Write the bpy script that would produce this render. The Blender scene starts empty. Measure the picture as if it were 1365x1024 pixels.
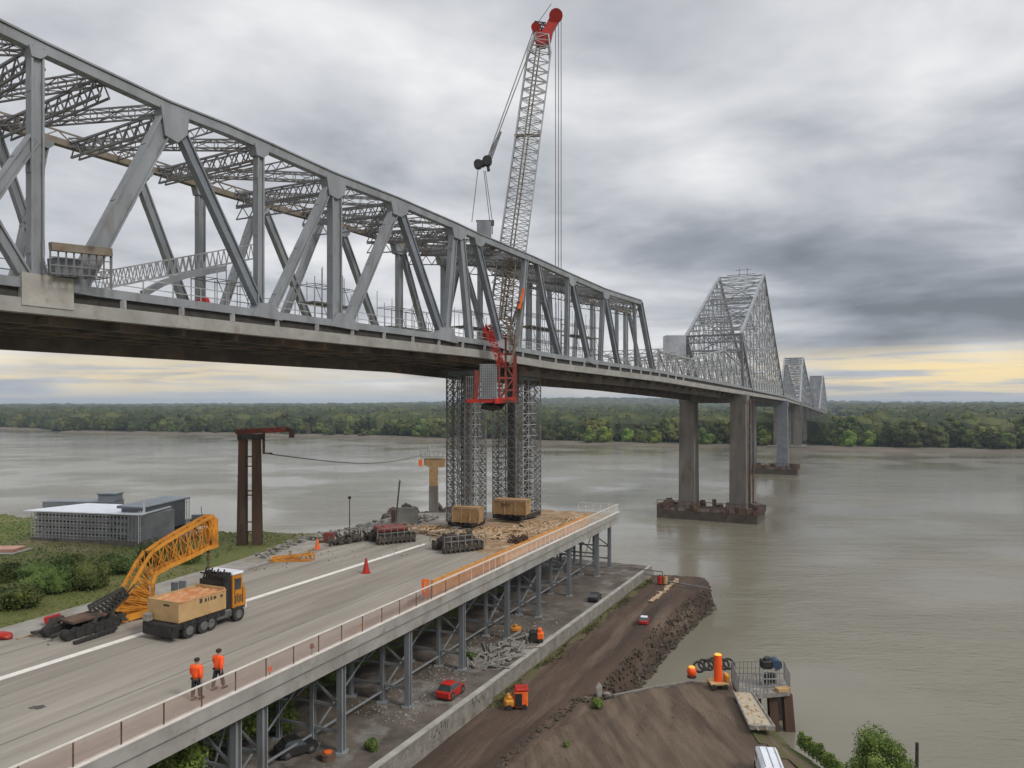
import bpy, math, random
import numpy as np
from mathutils import Vector as V, Matrix
random.seed(7); rng = np.random.default_rng(7)
S = bpy.context.scene
R = math.radians
# ------------------------------------------------------------------ camera
cam_d = bpy.data.cameras.new("camera"); cam = bpy.data.objects.new("camera", cam_d)
S.collection.objects.link(cam); S.camera = cam
cam.location = (0, 0, 0); cam.rotation_euler = (R(90), 0, 0)
cam_d.sensor_width = 36; cam_d.lens = 36*1000/1365.0; cam_d.shift_y = 28/1365.0
cam_d.clip_start = 0.3; cam_d.clip_end = 30000
# ------------------------------------------------------------------ world
SUN_EL, SUN_AZ = R(42), R(125)        # azimuth clockwise from +Y (the view direction)
W = bpy.data.worlds.new("World"); S.world = W; W.use_nodes = True
nt = W.node_tree; nt.nodes.clear(); L = nt.links.new
def N(t, **k):
    n = nt.nodes.new(t)
    for a, b in k.items(): setattr(n, a, b)
    return n
def mth(op, a, b=None, c=None, clamp=False):
    n = nt.nodes.new('ShaderNodeMath'); n.operation = op; n.use_clamp = clamp
    for i, x in enumerate((a, b, c)):
        if x is None: continue
        if isinstance(x, (int, float)): n.inputs[i].default_value = x
        else: nt.links.new(x, n.inputs[i])
    return n.outputs[0]
def mixc(f, a, b):
    n = nt.nodes.new('ShaderNodeMix'); n.data_type = 'RGBA'
    for i, x in ((0, f), (6, a), (7, b)):
        if isinstance(x, (int, float)): n.inputs[i].default_value = x
        elif isinstance(x, tuple): n.inputs[i].default_value = (*x, 1)
        else: nt.links.new(x, n.inputs[i])
    return n.outputs[2]
def smooth(x, a, b):
    n = nt.nodes.new('ShaderNodeMapRange'); n.interpolation_type = 'SMOOTHSTEP'
    nt.links.new(x, n.inputs[0]); n.inputs[1].default_value = a; n.inputs[2].default_value = b
    return n.outputs[0]
tc = N('ShaderNodeTexCoord'); sp = N('ShaderNodeSeparateXYZ'); L(tc.outputs['Generated'], sp.inputs[0])
dx, dy, dz = sp.outputs
zz = mth('MAXIMUM', dz, 0.0)
den = mth('ADD', zz, 0.10)
cx_ = mth('DIVIDE', dx, den); cy_ = mth('DIVIDE', dy, den)
def noise(x, y, z, scale, detail, rough, dist=0.0):
    c = N('ShaderNodeCombineXYZ')
    for i, q in enumerate((x, y, z)):
        if isinstance(q, (int, float)): c.inputs[i].default_value = q
        else: L(q, c.inputs[i])
    n = N('ShaderNodeTexNoise'); L(c.outputs[0], n.inputs['Vector'])
    n.inputs['Scale'].default_value = scale; n.inputs['Detail'].default_value = detail
    n.inputs['Roughness'].default_value = rough; n.inputs['Distortion'].default_value = dist
    return n.outputs[0]
n_big = noise(cx_, cy_, 3.3, 0.46, 6, .54, .25)
n_mid = noise(cx_, cy_, 9.7, 1.35, 6, .52, .3)
n_low = noise(mth('MULTIPLY', dx, 3.4), mth('MULTIPLY', zz, 14), 1.7, 1.0, 6, .53, .35)   # stretched bands low in the sky
n_str = noise(mth('MULTIPLY', dx, 5.0), mth('MULTIPLY', zz, 85), 5.1, 1.0, 6, .6, .6)
cl = mth('ADD', mth('MULTIPLY', n_big, .56), mth('MULTIPLY', n_mid, .44))
lowf = smooth(dz, .30, .04)
cl = mth('ADD', mth('MULTIPLY', cl, mth('SUBTRACT', 1.0, mth('MULTIPLY', lowf, .7))), mth('MULTIPLY', n_low, mth('MULTIPLY', lowf, .7)))
# the heavy bank of cloud: a slanting band to the right at about 10-18 degrees
band = mth('MULTIPLY', smooth(dz, .115, .21), smooth(dz, .36, .23))
right = smooth(dx, -.12, .45)
cl = mth('SUBTRACT', cl, mth('MULTIPLY', mth('MULTIPLY', band, right), .15))
band2 = mth('MULTIPLY', smooth(dz, .055, .085), smooth(dz, .155, .10))
cl = mth('SUBTRACT', cl, mth('MULTIPLY', mth('MULTIPLY', band2, smooth(dx, .0, .4)), .10))
cl = mth('ADD', cl, mth('MULTIPLY', smooth(dz, .28, .48), .07))
cr = N('ShaderNodeValToRGB'); L(cl, cr.inputs[0])
e = cr.color_ramp.elements
e[0].position = .30; e[0].color = (.165, .182, .205, 1)
e[1].position = .66; e[1].color = (.95, .945, .94, 1)
m1 = e.new(.41); m1.color = (.32, .342, .38, 1)
m2 = e.new(.515); m2.color = (.57, .585, .615, 1)
col = cr.outputs[0]
# pale warm opening along the horizon
gap = mth('MULTIPLY', smooth(dz, .003, .014), smooth(dz, .082, .036))
sideg = mth('MAXIMUM', smooth(dx, .22, .52), mth('MULTIPLY', smooth(dx, -.20, -.42), .5))
gapf = mth('MULTIPLY', mth('MULTIPLY', gap, smooth(n_str, .36, .56)), mth('ADD', mth('MULTIPLY', sideg, .85), .25))
col = mixc(gapf, col, (1.0, .78, .40))
edge = mth('MULTIPLY', smooth(dz, .03, .0), .55)
col = mixc(edge, col, (.46, .50, .54))
below = smooth(dz, -.001, -.03)
col = mixc(below, col, (.20, .20, .17))
zen = mth('ADD', 1.0, mth('MULTIPLY', smooth(dz, .50, .95), 1.1))      # an overcast sky is brightest overhead
vm = N('ShaderNodeVectorMath', operation='SCALE'); L(col, vm.inputs[0]); L(zen, vm.inputs['Scale']); col = vm.outputs[0]
sky = N('ShaderNodeTexSky', sky_type='NISHITA'); sky.sun_disc = False
sky.sun_elevation = SUN_EL; sky.sun_rotation = SUN_AZ
b1 = N('ShaderNodeBackground'); L(sky.outputs[0], b1.inputs[0]); b1.inputs[1].default_value = 0.05
b2 = N('ShaderNodeBackground'); L(col, b2.inputs[0]); b2.inputs[1].default_value = .90
mx = N('ShaderNodeMixShader'); mx.inputs[0].default_value = .93
L(b1.outputs[0], mx.inputs[1]); L(b2.outputs[0], mx.inputs[2])
wo = N('ShaderNodeOutputWorld'); L(mx.outputs[0], wo.inputs[0])
sd = bpy.data.lights.new('sun', 'SUN'); sd.energy = 1.5; sd.angle = R(14); sd.color = (1, .95, .88)
so = bpy.data.objects.new('sun', sd); S.collection.objects.link(so)
dirv = V((math.sin(SUN_AZ)*math.cos(SUN_EL), math.cos(SUN_AZ)*math.cos(SUN_EL), math.sin(SUN_EL)))
so.rotation_euler = dirv.to_track_quat('Z', 'Y').to_euler()
S.view_settings.view_transform = 'Standard'; S.view_settings.look = 'None'
S.view_settings.exposure = 0.34; S.view_settings.gamma = 1
# ------------------------------------------------------------------ materials
def mat(name, c1, c2=None, scale=1.0, rough=.7, metal=0.0, bump=0.0, bscale=None, detail=6, stretch=(1,1,1), rotz=0.0,
        c3=None, s3=.2, t3=(.5,.7), lo=.35, hi=.65, spec=.4, rnd=0.0, emit=None):
    m = bpy.data.materials.new(name); m.use_nodes = True
    t = m.node_tree; p = t.nodes['Principled BSDF']; lk = t.links.new
    p.inputs['Roughness'].default_value = rough; p.inputs['Metallic'].default_value = metal
    p.inputs['Specular IOR Level'].default_value = spec
    if c2 is None:
        c2 = tuple(x*.72 for x in c1)
    tcn = t.nodes.new('ShaderNodeTexCoord'); mp = t.nodes.new('ShaderNodeMapping')
    geo = t.nodes.new('ShaderNodeNewGeometry')
    mp.inputs['Rotation'].default_value = (0,0,rotz); mp.inputs['Scale'].default_value = stretch
    # rotate first, then stretch
    mp2 = t.nodes.new('ShaderNodeMapping'); mp2.inputs['Scale'].default_value = stretch
    mp.inputs['Scale'].default_value = (1,1,1)
    lk(geo.outputs['Position'], mp.inputs[0]); lk(mp.outputs[0], mp2.inputs[0])
    def nz(s, d=detail, r=.6):
        n = t.nodes.new('ShaderNodeTexNoise'); n.inputs['Scale'].default_value = s
        n.inputs['Detail'].default_value = d; n.inputs['Roughness'].default_value = r
        lk(mp2.outputs[0], n.inputs['Vector']); return n.outputs[0]
    n1 = nz(scale)
    mr = t.nodes.new('ShaderNodeMapRange'); lk(n1, mr.inputs[0]); mr.inputs[1].default_value = lo; mr.inputs[2].default_value = hi
    def mix(f, a, b):
        n = t.nodes.new('ShaderNodeMix'); n.data_type = 'RGBA'
        for i, x in ((0, f), (6, a), (7, b)):
            if isinstance(x, (int, float)): n.inputs[i].default_value = x
            elif isinstance(x, tuple): n.inputs[i].default_value = (*x[:3], 1)
            else: lk(x, n.inputs[i])
        return n.outputs[2]
    c = mix(mr.outputs[0], c1, c2)
    if c3 is not None:
        n3 = nz(s3, 8, .65)
        m3 = t.nodes.new('ShaderNodeMapRange'); lk(n3, m3.inputs[0]); m3.inputs[1].default_value = t3[0]; m3.inputs[2].default_value = t3[1]
        c = mix(m3.outputs[0], c, c3)
    if rnd:
        oi = t.nodes.new('ShaderNodeObjectInfo'); hs = t.nodes.new('ShaderNodeHueSaturation')
        mm = t.nodes.new('ShaderNodeMapRange'); lk(oi.outputs['Random'], mm.inputs[0])
        mm.inputs[3].default_value = 1-rnd; mm.inputs[4].default_value = 1+rnd*1.3
        mh = t.nodes.new('ShaderNodeMapRange'); lk(oi.outputs['Random'], mh.inputs[0])
        mh.inputs[3].default_value = .47; mh.inputs[4].default_value = .515
        lk(mm.outputs[0], hs.inputs['Value']); lk(mh.outputs[0], hs.inputs['Hue']); lk(c, hs.inputs['Color']); c = hs.outputs[0]
    lk(c, p.inputs['Base Color'])
    if bump:
        b = t.nodes.new('ShaderNodeBump'); b.inputs['Strength'].default_value = bump; b.inputs['Distance'].default_value = .1
        lk(nz(bscale or scale*4, 8), b.inputs['Height']); lk(b.outputs[0], p.inputs['Normal'])
    if emit:
        p.inputs['Emission Color'].default_value = (*emit[:3], 1); p.inputs['Emission Strength'].default_value = emit[3]
    return m
AR = math.atan(.4445)      # heading of the road, clockwise from +Y
M = {}
M['road'] = mat('road', (.35,.32,.272), (.25,.225,.19), .55, .85, stretch=(1.6,.12,1), rotz=AR, c3=(.15,.13,.105), s3=.30, t3=(.50,.78), bump=.25, bscale=6)
M['shoulder'] = mat('shoulder', (.36,.345,.31), (.25,.235,.205), .7, .9, c3=(.20,.16,.11), s3=.25, t3=(.52,.72), bump=.3, bscale=5)
M['paint'] = mat('paint', (.85,.83,.77), (.70,.68,.62), 2.5, .7, c3=(.40,.37,.33), s3=1.2, t3=(.64,.80))
M['crack'] = mat('crack', (.10,.095,.085), None, 3, .9)
M['concrete'] = mat('concrete', (.40,.385,.35), (.29,.28,.25), .9, .85, c3=(.16,.145,.12), s3=.5, t3=(.58,.78), bump=.3, bscale=4)
M['conc_dark'] = mat('conc_dark', (.20,.18,.158), (.125,.11,.096), .6, .9, stretch=(1,1,.25), c3=(.09,.07,.05), s3=.5, t3=(.52,.72), bump=.3, bscale=3)
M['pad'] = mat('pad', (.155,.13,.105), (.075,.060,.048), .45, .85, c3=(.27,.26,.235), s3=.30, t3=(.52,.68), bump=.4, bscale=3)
M['steel'] = mat('steel', (.27,.288,.305), (.19,.203,.215), .6, .5, stretch=(1,1,.3), c3=(.14,.115,.09), s3=1.1, t3=(.55,.78), spec=.45)
M['steel2'] = mat('steel2', (.20,.225,.25), (.15,.165,.185), .5, .5, c3=(.12,.10,.085), s3=.7, t3=(.6,.8))
M['fascia'] = mat('fascia', (.335,.33,.31), (.24,.233,.215), .6, .7, c3=(.18,.145,.11), s3=.8, t3=(.54,.76), bump=.15)
M['lat'] = mat('lat', (.22,.222,.225), (.14,.135,.13), .8, .6, c3=(.13,.085,.055), s3=.5, t3=(.55,.7))
M['latlight'] = mat('latlight', (.41,.415,.42), (.29,.29,.29), .8, .6)
M['brownsteel'] = mat('brownsteel', (.16,.125,.09), (.25,.215,.17), .6, .8, c3=(.09,.065,.045), s3=1.1, t3=(.5,.7))
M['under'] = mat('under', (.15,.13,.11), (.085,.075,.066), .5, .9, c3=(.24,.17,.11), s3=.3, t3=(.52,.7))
M['dark'] = mat('dark', (.025,.024,.022), (.055,.048,.04), 2, .7)
M['black'] = mat('black', (.012,.012,.012), (.03,.028,.026), 3, .55)
M['rubber'] = mat('rubber', (.018,.018,.018), (.04,.036,.032), 4, .85)
M['chrome'] = mat('chrome', (.22,.22,.22), (.10,.10,.095), 5, .5, metal=.4)
M['latmid'] = mat('latmid', (.32,.33,.34), (.22,.225,.23), .8, .6)
M['hull'] = mat('hull', (.10,.08,.062), (.06,.048,.038), .8, .9, c3=(.17,.13,.10), s3=.6, t3=(.55,.75))
M['machine'] = mat('machine', (.085,.075,.062), (.035,.032,.028), 3, .8, c3=(.16,.10,.06), s3=2.5, t3=(.55,.68))
M['wallc'] = mat('wallc', (.25,.235,.205), (.16,.148,.128), 1.3, .9, c3=(.09,.078,.062), s3=1.2, t3=(.56,.72), bump=.5)
M['ramp'] = mat('ramp', (.44,.38,.29), (.34,.28,.20), 3, .85, c3=(.22,.17,.12), s3=2.5, t3=(.55,.7))
M['rust'] = mat('rust', (.13,.068,.045), (.065,.042,.032), 1.5, .9, c3=(.19,.12,.08), s3=.8, t3=(.5,.7), bump=.3)
M['pier_rust'] = mat('pier_rust', (.13,.068,.042), (.075,.045,.032), .8, .9, stretch=(1,1,.12), c3=(.20,.15,.11), s3=.6, t3=(.55,.75))
M['redp'] = mat('redp', (.50,.020,.012), (.33,.022,.014), 1.5, .5, c3=(.14,.04,.025), s3=1.2, t3=(.58,.74))
M['red2'] = mat('red2', (.30,.045,.03), (.16,.04,.03), 1.5, .7, c3=(.09,.05,.035), s3=1.0, t3=(.5,.7))
M['orange'] = mat('orange', (.85,.16,.02), (.72,.11,.015), 2, .6)
M['hiviz'] = mat('hiviz', (1.0,.13,.02), (.85,.08,.012), 5, .7)
M['orangelamp'] = mat('orangelamp', (.95,.13,.02), (.85,.08,.01), 2, .4)
M['amber'] = mat('amber', (.95,.45,.05), (.9,.3,.03), 2, .3, emit=(1,.45,.05,.5))
M['peach'] = mat('peach', (.70,.38,.18), (.58,.29,.12), 1.5, .7, c3=(.42,.30,.2), s3=.8, t3=(.58,.72))
M['yellow'] = mat('yellow', (.70,.30,.03), (.45,.17,.02), 1.2, .6, c3=(.14,.065,.03), s3=1.5, t3=(.56,.72))
M['cab'] = mat('cab', (.55,.22,.02), (.42,.16,.018), 1.2, .45, c3=(.2,.09,.03), s3=2.5, t3=(.6,.75))
M['tan'] = mat('tan', (.50,.33,.155), (.40,.26,.12), 1.0, .8, c3=(.20,.13,.07), s3=2.0, t3=(.60,.78), bump=.15)
M['rustload'] = mat('rustload', (.50,.17,.055), (.62,.36,.19), 2.2, .9, bump=.8, bscale=6)
M['wood'] = mat('wood', (.46,.31,.17), (.33,.20,.10), 2.5, .85, c3=(.20,.12,.07), s3=1.3, t3=(.55,.7))
M['woodlight'] = mat('woodlight', (.55,.42,.27), (.40,.28,.17), 2.5, .85)
M['crate'] = mat('crate', (.38,.24,.11), (.26,.16,.07), 1.5, .8, c3=(.15,.09,.05), s3=1.5, t3=(.58,.74))
M['white'] = mat('white', (.74,.76,.80), (.62,.64,.68), 1.5, .4)
M['whitecap'] = mat('whitecap', (.78,.80,.82), (.66,.68,.70), 1.5, .5)
M['galv'] = mat('galv', (.44,.455,.48), (.33,.345,.37), .6, .4, metal=.3, c3=(.28,.29,.30), s3=.4, t3=(.5,.7))
M['bluegrey'] = mat('bluegrey', (.20,.215,.24), (.155,.165,.185), .8, .6)
M['glass'] = mat('glass', (.03,.04,.045), (.05,.06,.065), 2, .12, spec=.8)
M['skin'] = mat('skin', (.42,.24,.16), (.36,.2,.13), 3, .6)
M['trouser'] = mat('trouser', (.015,.017,.024), (.035,.035,.045), 5, .9)
M['hair'] = mat('hair', (.02,.014,.01), (.035,.02,.015), 5, .8)
M['reflect'] = mat('reflect', (.62,.62,.5), (.5,.5,.4), 5, .4)
M['meshpanel'] = mat('meshpanel', (.40,.25,.205), (.30,.19,.155), 2, .8)
M['railwhite'] = mat('railwhite', (.74,.71,.66), (.60,.57,.52), 2, .5)
M['grass'] = mat('grass', (.085,.118,.022), (.135,.135,.042), .18, .95, c3=(.22,.165,.10), s3=.08, t3=(.54,.68), bump=1.0, bscale=5)
M['dirt'] = mat('dirt', (.092,.058,.040), (.045,.029,.021), .25, .95, stretch=(1.5,.18,1), rotz=AR, c3=(.165,.12,.085), s3=.30, t3=(.50,.72), bump=.9, bscale=2.2)
M['rock'] = mat('rock', (.085,.066,.046), (.042,.034,.025), 1.2, .95, c3=(.15,.13,.10), s3=.9, t3=(.55,.7), bump=1, bscale=5)
M['mossy'] = mat('mossy', (.075,.085,.022), (.095,.072,.04), .5, .95, bump=.8, bscale=5)
M['leaf'] = mat('leaf', (.070,.115,.020), (.042,.072,.014), .8, .75, c3=(.11,.15,.028), s3=.5, t3=(.5,.65), rnd=.25)
M['leafb'] = mat('leafb', (.12,.185,.028), (.08,.12,.020), 1.5, .75, c3=(.17,.22,.04), s3=1.2, t3=(.5,.65))
M['leaffar'] = mat('leaffar', (.062,.086,.015), (.024,.036,.009), .06, .9, c3=(.105,.11,.026), s3=.05, t3=(.48,.62), rnd=.48)
M['leaffar2'] = mat('leaffar2', (.040,.056,.015), (.016,.025,.009), .06, .9, c3=(.075,.082,.022), s3=.05, t3=(.5,.6))
M['bark'] = mat('bark', (.07,.05,.035), None, 2, .95)
M['farland'] = mat('farland', (.022,.032,.010), (.034,.042,.014), .03, .95, c3=(.05,.055,.022), s3=.006, t3=(.58,.66))
M['mud'] = mat('mud', (.14,.115,.085), (.09,.075,.055), .05, .9)
M['pink'] = mat('pink', (.55,.30,.22), None, 1, .8)
M['fwhite'] = mat('fwhite', (.7,.68,.65), None, 1, .8)
M['gravewhite'] = mat('gravewhite', (.30,.285,.26), (.15,.135,.115), 2, .9)
# water
def water_mat():
    m = bpy.data.materials.new('water'); m.use_nodes = True
    t = m.node_tree; p = t.nodes['Principled BSDF']; lk = t.links.new
    g = t.nodes.new('ShaderNodeNewGeometry'); mp = t.nodes.new('ShaderNodeMapping')
    mp.inputs['Scale'].default_value = (.55, 1.5, 1); lk(g.outputs['Position'], mp.inputs[0])
    n = t.nodes.new('ShaderNodeTexNoise'); n.inputs['Scale'].default_value = .02; n.inputs['Detail'].default_value = 5
    lk(mp.outputs[0], n.inputs['Vector'])
    cr = t.nodes.new('ShaderNodeValToRGB'); lk(n.outputs[0], cr.inputs[0])
    cr.color_ramp.elements[0].position = .35; cr.color_ramp.elements[0].color = (.168,.153,.112,1)
    cr.color_ramp.elements[1].position = .68; cr.color_ramp.elements[1].color = (.212,.195,.150,1)
    lk(cr.outputs[0], p.inputs['Base Color'])
    rr = t.nodes.new('ShaderNodeMapRange'); lk(n.outputs[0], rr.inputs[0]); rr.inputs[1].default_value=.4; rr.inputs[2].default_value=.65
    rr.inputs[3].default_value = .05; rr.inputs[4].default_value = .13; lk(rr.outputs[0], p.inputs['Roughness'])
    p.inputs['IOR'].default_value = 1.33
    a = t.nodes.new('ShaderNodeTexNoise'); a.inputs['Scale'].default_value = 1.3; a.inputs['Detail'].default_value = 5; a.inputs['Roughness'].default_value=.6
    b = t.nodes.new('ShaderNodeTexNoise'); b.inputs['Scale'].default_value = .16; b.inputs['Detail'].default_value = 4
    lk(mp.outputs[0], a.inputs['Vector']); lk(mp.outputs[0], b.inputs['Vector'])
    ad = t.nodes.new('ShaderNodeMath'); ad.operation='MULTIPLY_ADD'; lk(b.outputs[0], ad.inputs[0]); ad.inputs[1].default_value=2.0; lk(a.outputs[0], ad.inputs[2])
    bp = t.nodes.new('ShaderNodeBump'); bp.inputs['Strength'].default_value=.30; bp.inputs['Distance'].default_value=.30
    cc = t.nodes.new('ShaderNodeTexNoise'); cc.inputs['Scale'].default_value = .035; cc.inputs['Detail'].default_value = 3; lk(g.outputs['Position'], cc.inputs['Vector'])
    cm = t.nodes.new('ShaderNodeMapRange'); lk(cc.outputs[0], cm.inputs[0]); cm.inputs[1].default_value=.42; cm.inputs[2].default_value=.60; cm.inputs[3].default_value=.10; cm.inputs[4].default_value=.50
    lk(cm.outputs[0], bp.inputs['Strength']); lk(ad.outputs[0], bp.inputs['Height']); lk(bp.outputs[0], p.inputs['Normal'])
    return m
M['water'] = water_mat()
# ------------------------------------------------------------------ object helpers
OFF = {}
def link(o): S.collection.objects.link(o); return o
def tag(o, label=None, cat=None, group=None, kind=None):
    if label: o['label'] = label
    if cat: o['category'] = cat
    if group: o['group'] = group
    if kind: o['kind'] = kind
    return o
def thing(name, label, cat, loc=(0,0,0), rotz=0.0, group=None):
    o = link(bpy.data.objects.new(name, None)); o.location = loc; o.rotation_euler = (0,0,rotz)
    o.empty_display_size = .3; OFF[o.name] = V(loc)
    return tag(o, label, cat, group)
def copy_tree(o, parent=None):
    c = o.copy(); link(c); c.parent = parent
    for ch in o.children: copy_tree(ch, c)
    return c
class MB:
    def __init__(s): s.v = []; s.f = []
    def add(s, vs, fs):
        b = len(s.v); s.v += [tuple(x) for x in vs]; s.f += [tuple(i+b for i in f) for f in fs]; return s
    def box(s, a, b):
        (x0,y0,z0),(x1,y1,z1) = a, b
        return s.add([(x0,y0,z0),(x1,y0,z0),(x1,y1,z0),(x0,y1,z0),(x0,y0,z1),(x1,y0,z1),(x1,y1,z1),(x0,y1,z1)],
                     [(3,2,1,0),(4,5,6,7),(0,1,5,4),(1,2,6,5),(2,3,7,6),(3,0,4,7)])
    def bev(s, a, b, r=.04):            # box with chamfered edges
        import itertools
        vs = []; idx = {}
        lo, hi = a, b
        for sx, sy, sz in itertools.product((0,1),(0,1),(0,1)):
            c = [hi[0] if sx else lo[0], hi[1] if sy else lo[1], hi[2] if sz else lo[2]]
            sg = [-1 if sx else 1, -1 if sy else 1, -1 if sz else 1]
            for k in range(3):
                p = [c[i]+sg[i]*r if i != k else c[i] for i in range(3)]
                idx[(sx,sy,sz,k)] = len(vs); vs.append(p)
        fs = []
        for k in range(3):
            o = [i for i in range(3) if i != k]
            for side in (0,1):
                q = []
                for u, w in ((0,0),(1,0),(1,1),(0,1)):
                    key = [0,0,0]; key[k] = side; key[o[0]] = u; key[o[1]] = w
                    q.append(idx[(*key, k)])
                fs.append(q)
        for k in range(3):
            o = [i for i in range(3) if i != k]
            for u in (0,1):
                for w in (0,1):
                    k0=[0,0,0];k1=[0,0,0]; k0[o[0]]=k1[o[0]]=u; k0[o[1]]=k1[o[1]]=w; k0[k]=0; k1[k]=1
                    fs.append([idx[(*k0,o[0])], idx[(*k0,o[1])], idx[(*k1,o[1])], idx[(*k1,o[0])]])
        for c in itertools.product((0,1),(0,1),(0,1)):
            fs.append([idx[(*c,0)], idx[(*c,1)], idx[(*c,2)]])
        return s.add(vs, fs)
    def bar(s, p, q, w, h=None, up=(0,0,1), w2=None, h2=None):
        p, q = V(p), V(q); h = w if h is None else h; w2 = w if w2 is None else w2; h2 = h if h2 is None else h2
        d = (q-p)
        if d.length < 1e-6: return s
        d.normalize(); u = V(up)
        if abs(d.dot(u)) > .98: u = V((0,1,0)) if abs(d.y) < .9 else V((1,0,0))
        a = d.cross(u).normalized(); b = a.cross(d).normalized()
        vs = []
        for c, ww, hh in ((p,w,h),(q,w2,h2)):
            for i, j in ((-1,-1),(1,-1),(1,1),(-1,1)): vs.append(c + a*(i*ww/2) + b*(j*hh/2))
        return s.add(vs, [(3,2,1,0),(4,5,6,7),(0,1,5,4),(1,2,6,5),(2,3,7,6),(3,0,4,7)])
    def cyl(s, p, q, r, r2=None, n=12, caps=True):
        p, q = V(p), V(q); r2 = r if r2 is None else r2; d = (q-p).normalized()
        u = V((0,0,1)) if abs(d.z) < .9 else V((1,0,0))
        a = d.cross(u).normalized(); b = a.cross(d)
        vs = []
        for c, rr in ((p,r),(q,r2)):
            for k in range(n):
                t = 2*math.pi*k/n; vs.append(c + a*(rr*math.cos(t)) + b*(rr*math.sin(t)))
        fs = [(k,(k+1)%n,n+(k+1)%n,n+k) for k in range(n)]
        if caps: fs += [tuple(range(n-1,-1,-1)), tuple(range(n,2*n))]
        return s.add(vs, fs)
    def poly(s, pts, n, thick):         # prism: outline pts (3d, coplanar) extruded by normal n*thick
        n = V(n).normalized()*thick; k = len(pts)
        vs = [V(p) for p in pts] + [V(p)+n for p in pts]
        return s.add(vs, [tuple(range(k-1,-1,-1)), tuple(range(k,2*k))] + [(i,(i+1)%k,k+(i+1)%k,k+i) for i in range(k)])
    def lump(s, c, r, seed=0, amp=.25, sub=1, flat=1.0):
        import bmesh
        bm = bmesh.new(); bmesh.ops.create_icosphere(bm, subdivisions=sub, radius=1)
        rr = random.Random(seed)
        vs = []
        rx, ry, rz = (r if isinstance(r, (tuple,list)) else (r,r,r))
        for v in bm.verts:
            k = 1 + rr.uniform(-amp, amp)
            vs.append((c[0]+v.co.x*rx*k, c[1]+v.co.y*ry*k, c[2]+v.co.z*rz*k*flat))
        fs = [tuple(v.index for v in f.verts) for f in bm.faces]; bm.free()
        return s.add(vs, fs)
    def lat2(s, p, q, h, up, n, rc=.12, rb=.06):       # plane lattice: two chords h apart and a zigzag
        p, q, u = V(p), V(q), V(up).normalized()*h
        s.bar(p, q, rc); s.bar(p+u, q+u, rc)
        for i in range(n):
            a = p.lerp(q, i/n); b = p.lerp(q, (i+.5)/n); c = p.lerp(q, (i+1)/n)
            s.bar(a, b+u, rb); s.bar(b+u, c, rb)
        return s
    def lat4(s, p, q, w0, w1, n, rc=.12, rb=.05, up=(0,0,1), d0=None, d1=None, cross=False, skip=0):  # box lattice
        p, q = V(p), V(q); d = (q-p).normalized(); u = V(up)
        if abs(d.dot(u)) > .95: u = V((0,1,0))
        a = d.cross(u).normalized(); b = a.cross(d).normalized()
        d0 = w0 if d0 is None else d0; d1 = w1 if d1 is None else d1
        def c(t, k):
            i, j = ((-1,-1),(1,-1),(1,1),(-1,1))[k]
            return p.lerp(q, t) + a*(i*(w0+(w1-w0)*t)/2) + b*(j*(d0+(d1-d0)*t)/2)
        for k in range(4):
            s.bar(c(0,k), c(1,k), rc)
        for i in range(n):
            for k in range(4):
                k2 = (k+1) % 4
                if (i+k) % 2: s.bar(c(i/n,k), c((i+1)/n,k2), rb)
                else: s.bar(c(i/n,k2), c((i+1)/n,k), rb)
                if cross:
                    if (i+k) % 2: s.bar(c(i/n,k2), c((i+1)/n,k), rb)
                    else: s.bar(c(i/n,k), c((i+1)/n,k2), rb)
                s.bar(c(i/n,k), c(i/n,k2), rb)
        for k in range(4): s.bar(c(1,k), c(1,(k+1)%4), rb)
        return s
    def build(s, name, m, parent=None, world=True, smooth=False):
        me = bpy.data.meshes.new(name)
        off = OFF.get(parent.name, V((0,0,0))) if (parent is not None and world) else V((0,0,0))
        vs = [(x-off.x, y-off.y, z-off.z) for x, y, z in s.v]
        me.from_pydata(vs, [], s.f); me.materials.append(M[m] if isinstance(m, str) else m); me.update()
        import bmesh
        bm = bmesh.new(); bm.from_mesh(me); bmesh.ops.recalc_face_normals(bm, faces=bm.faces); bm.to_mesh(me); bm.free()
        if smooth:
            me.shade_smooth()
            try: me.set_sharp_from_angle(angle=R(40))
            except Exception: pass
        o = link(bpy.data.objects.new(name, me)); o.parent = parent; OFF[o.name] = off
        return o
def fast_mesh(name, v, f, m, parent=None, smooth=False):
    me = bpy.data.meshes.new(name); v = np.asarray(v, float); f = np.asarray(f, int)
    off = OFF.get(parent.name, V((0,0,0))) if parent is not None else V((0,0,0))
    v = v - np.array(off)
    me.from_pydata(v.tolist(), [], f.tolist()); me.materials.append(M[m]); me.update()
    if smooth: me.shade_smooth()
    o = link(bpy.data.objects.new(name, me)); o.parent = parent; OFF[o.name] = off
    return o
# a photograph point on a known plane of the place
def U(px): return (px-682.5)/1000
def P(px, py, Y): return V((U(px)*Y, Y, (540-py)*Y/1000))
def G(px, py, z): return P(px, py, -z*1000/(py-540))
def NP(px, py): return P(px, py, 46.76/(.62-U(px)))            # near truss plane of the bridge
def FP(px, py): return P(px, py, 59.7/(.62-U(px)))             # far truss plane
DZ = -12.8; WZ = -22.8; PZ = -18.9; TZ = -20.1
rd = V((math.sin(AR), math.cos(AR), 0)); rl = V((-math.cos(AR), math.sin(AR), 0))   # along the road, to its left
E0 = G(500, 840, DZ)
def T(s, l, z=DZ):                    # s metres along the right deck edge, l metres to its left
    p = E0 + rd*s + rl*l; return V((p.x, p.y, z))
def sT(px):                           # station of the deck edge seen at column px
    u = U(px); return (u*E0.y - E0.x)/(rd.x - u*rd.y)
END_S = sT(825)
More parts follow.
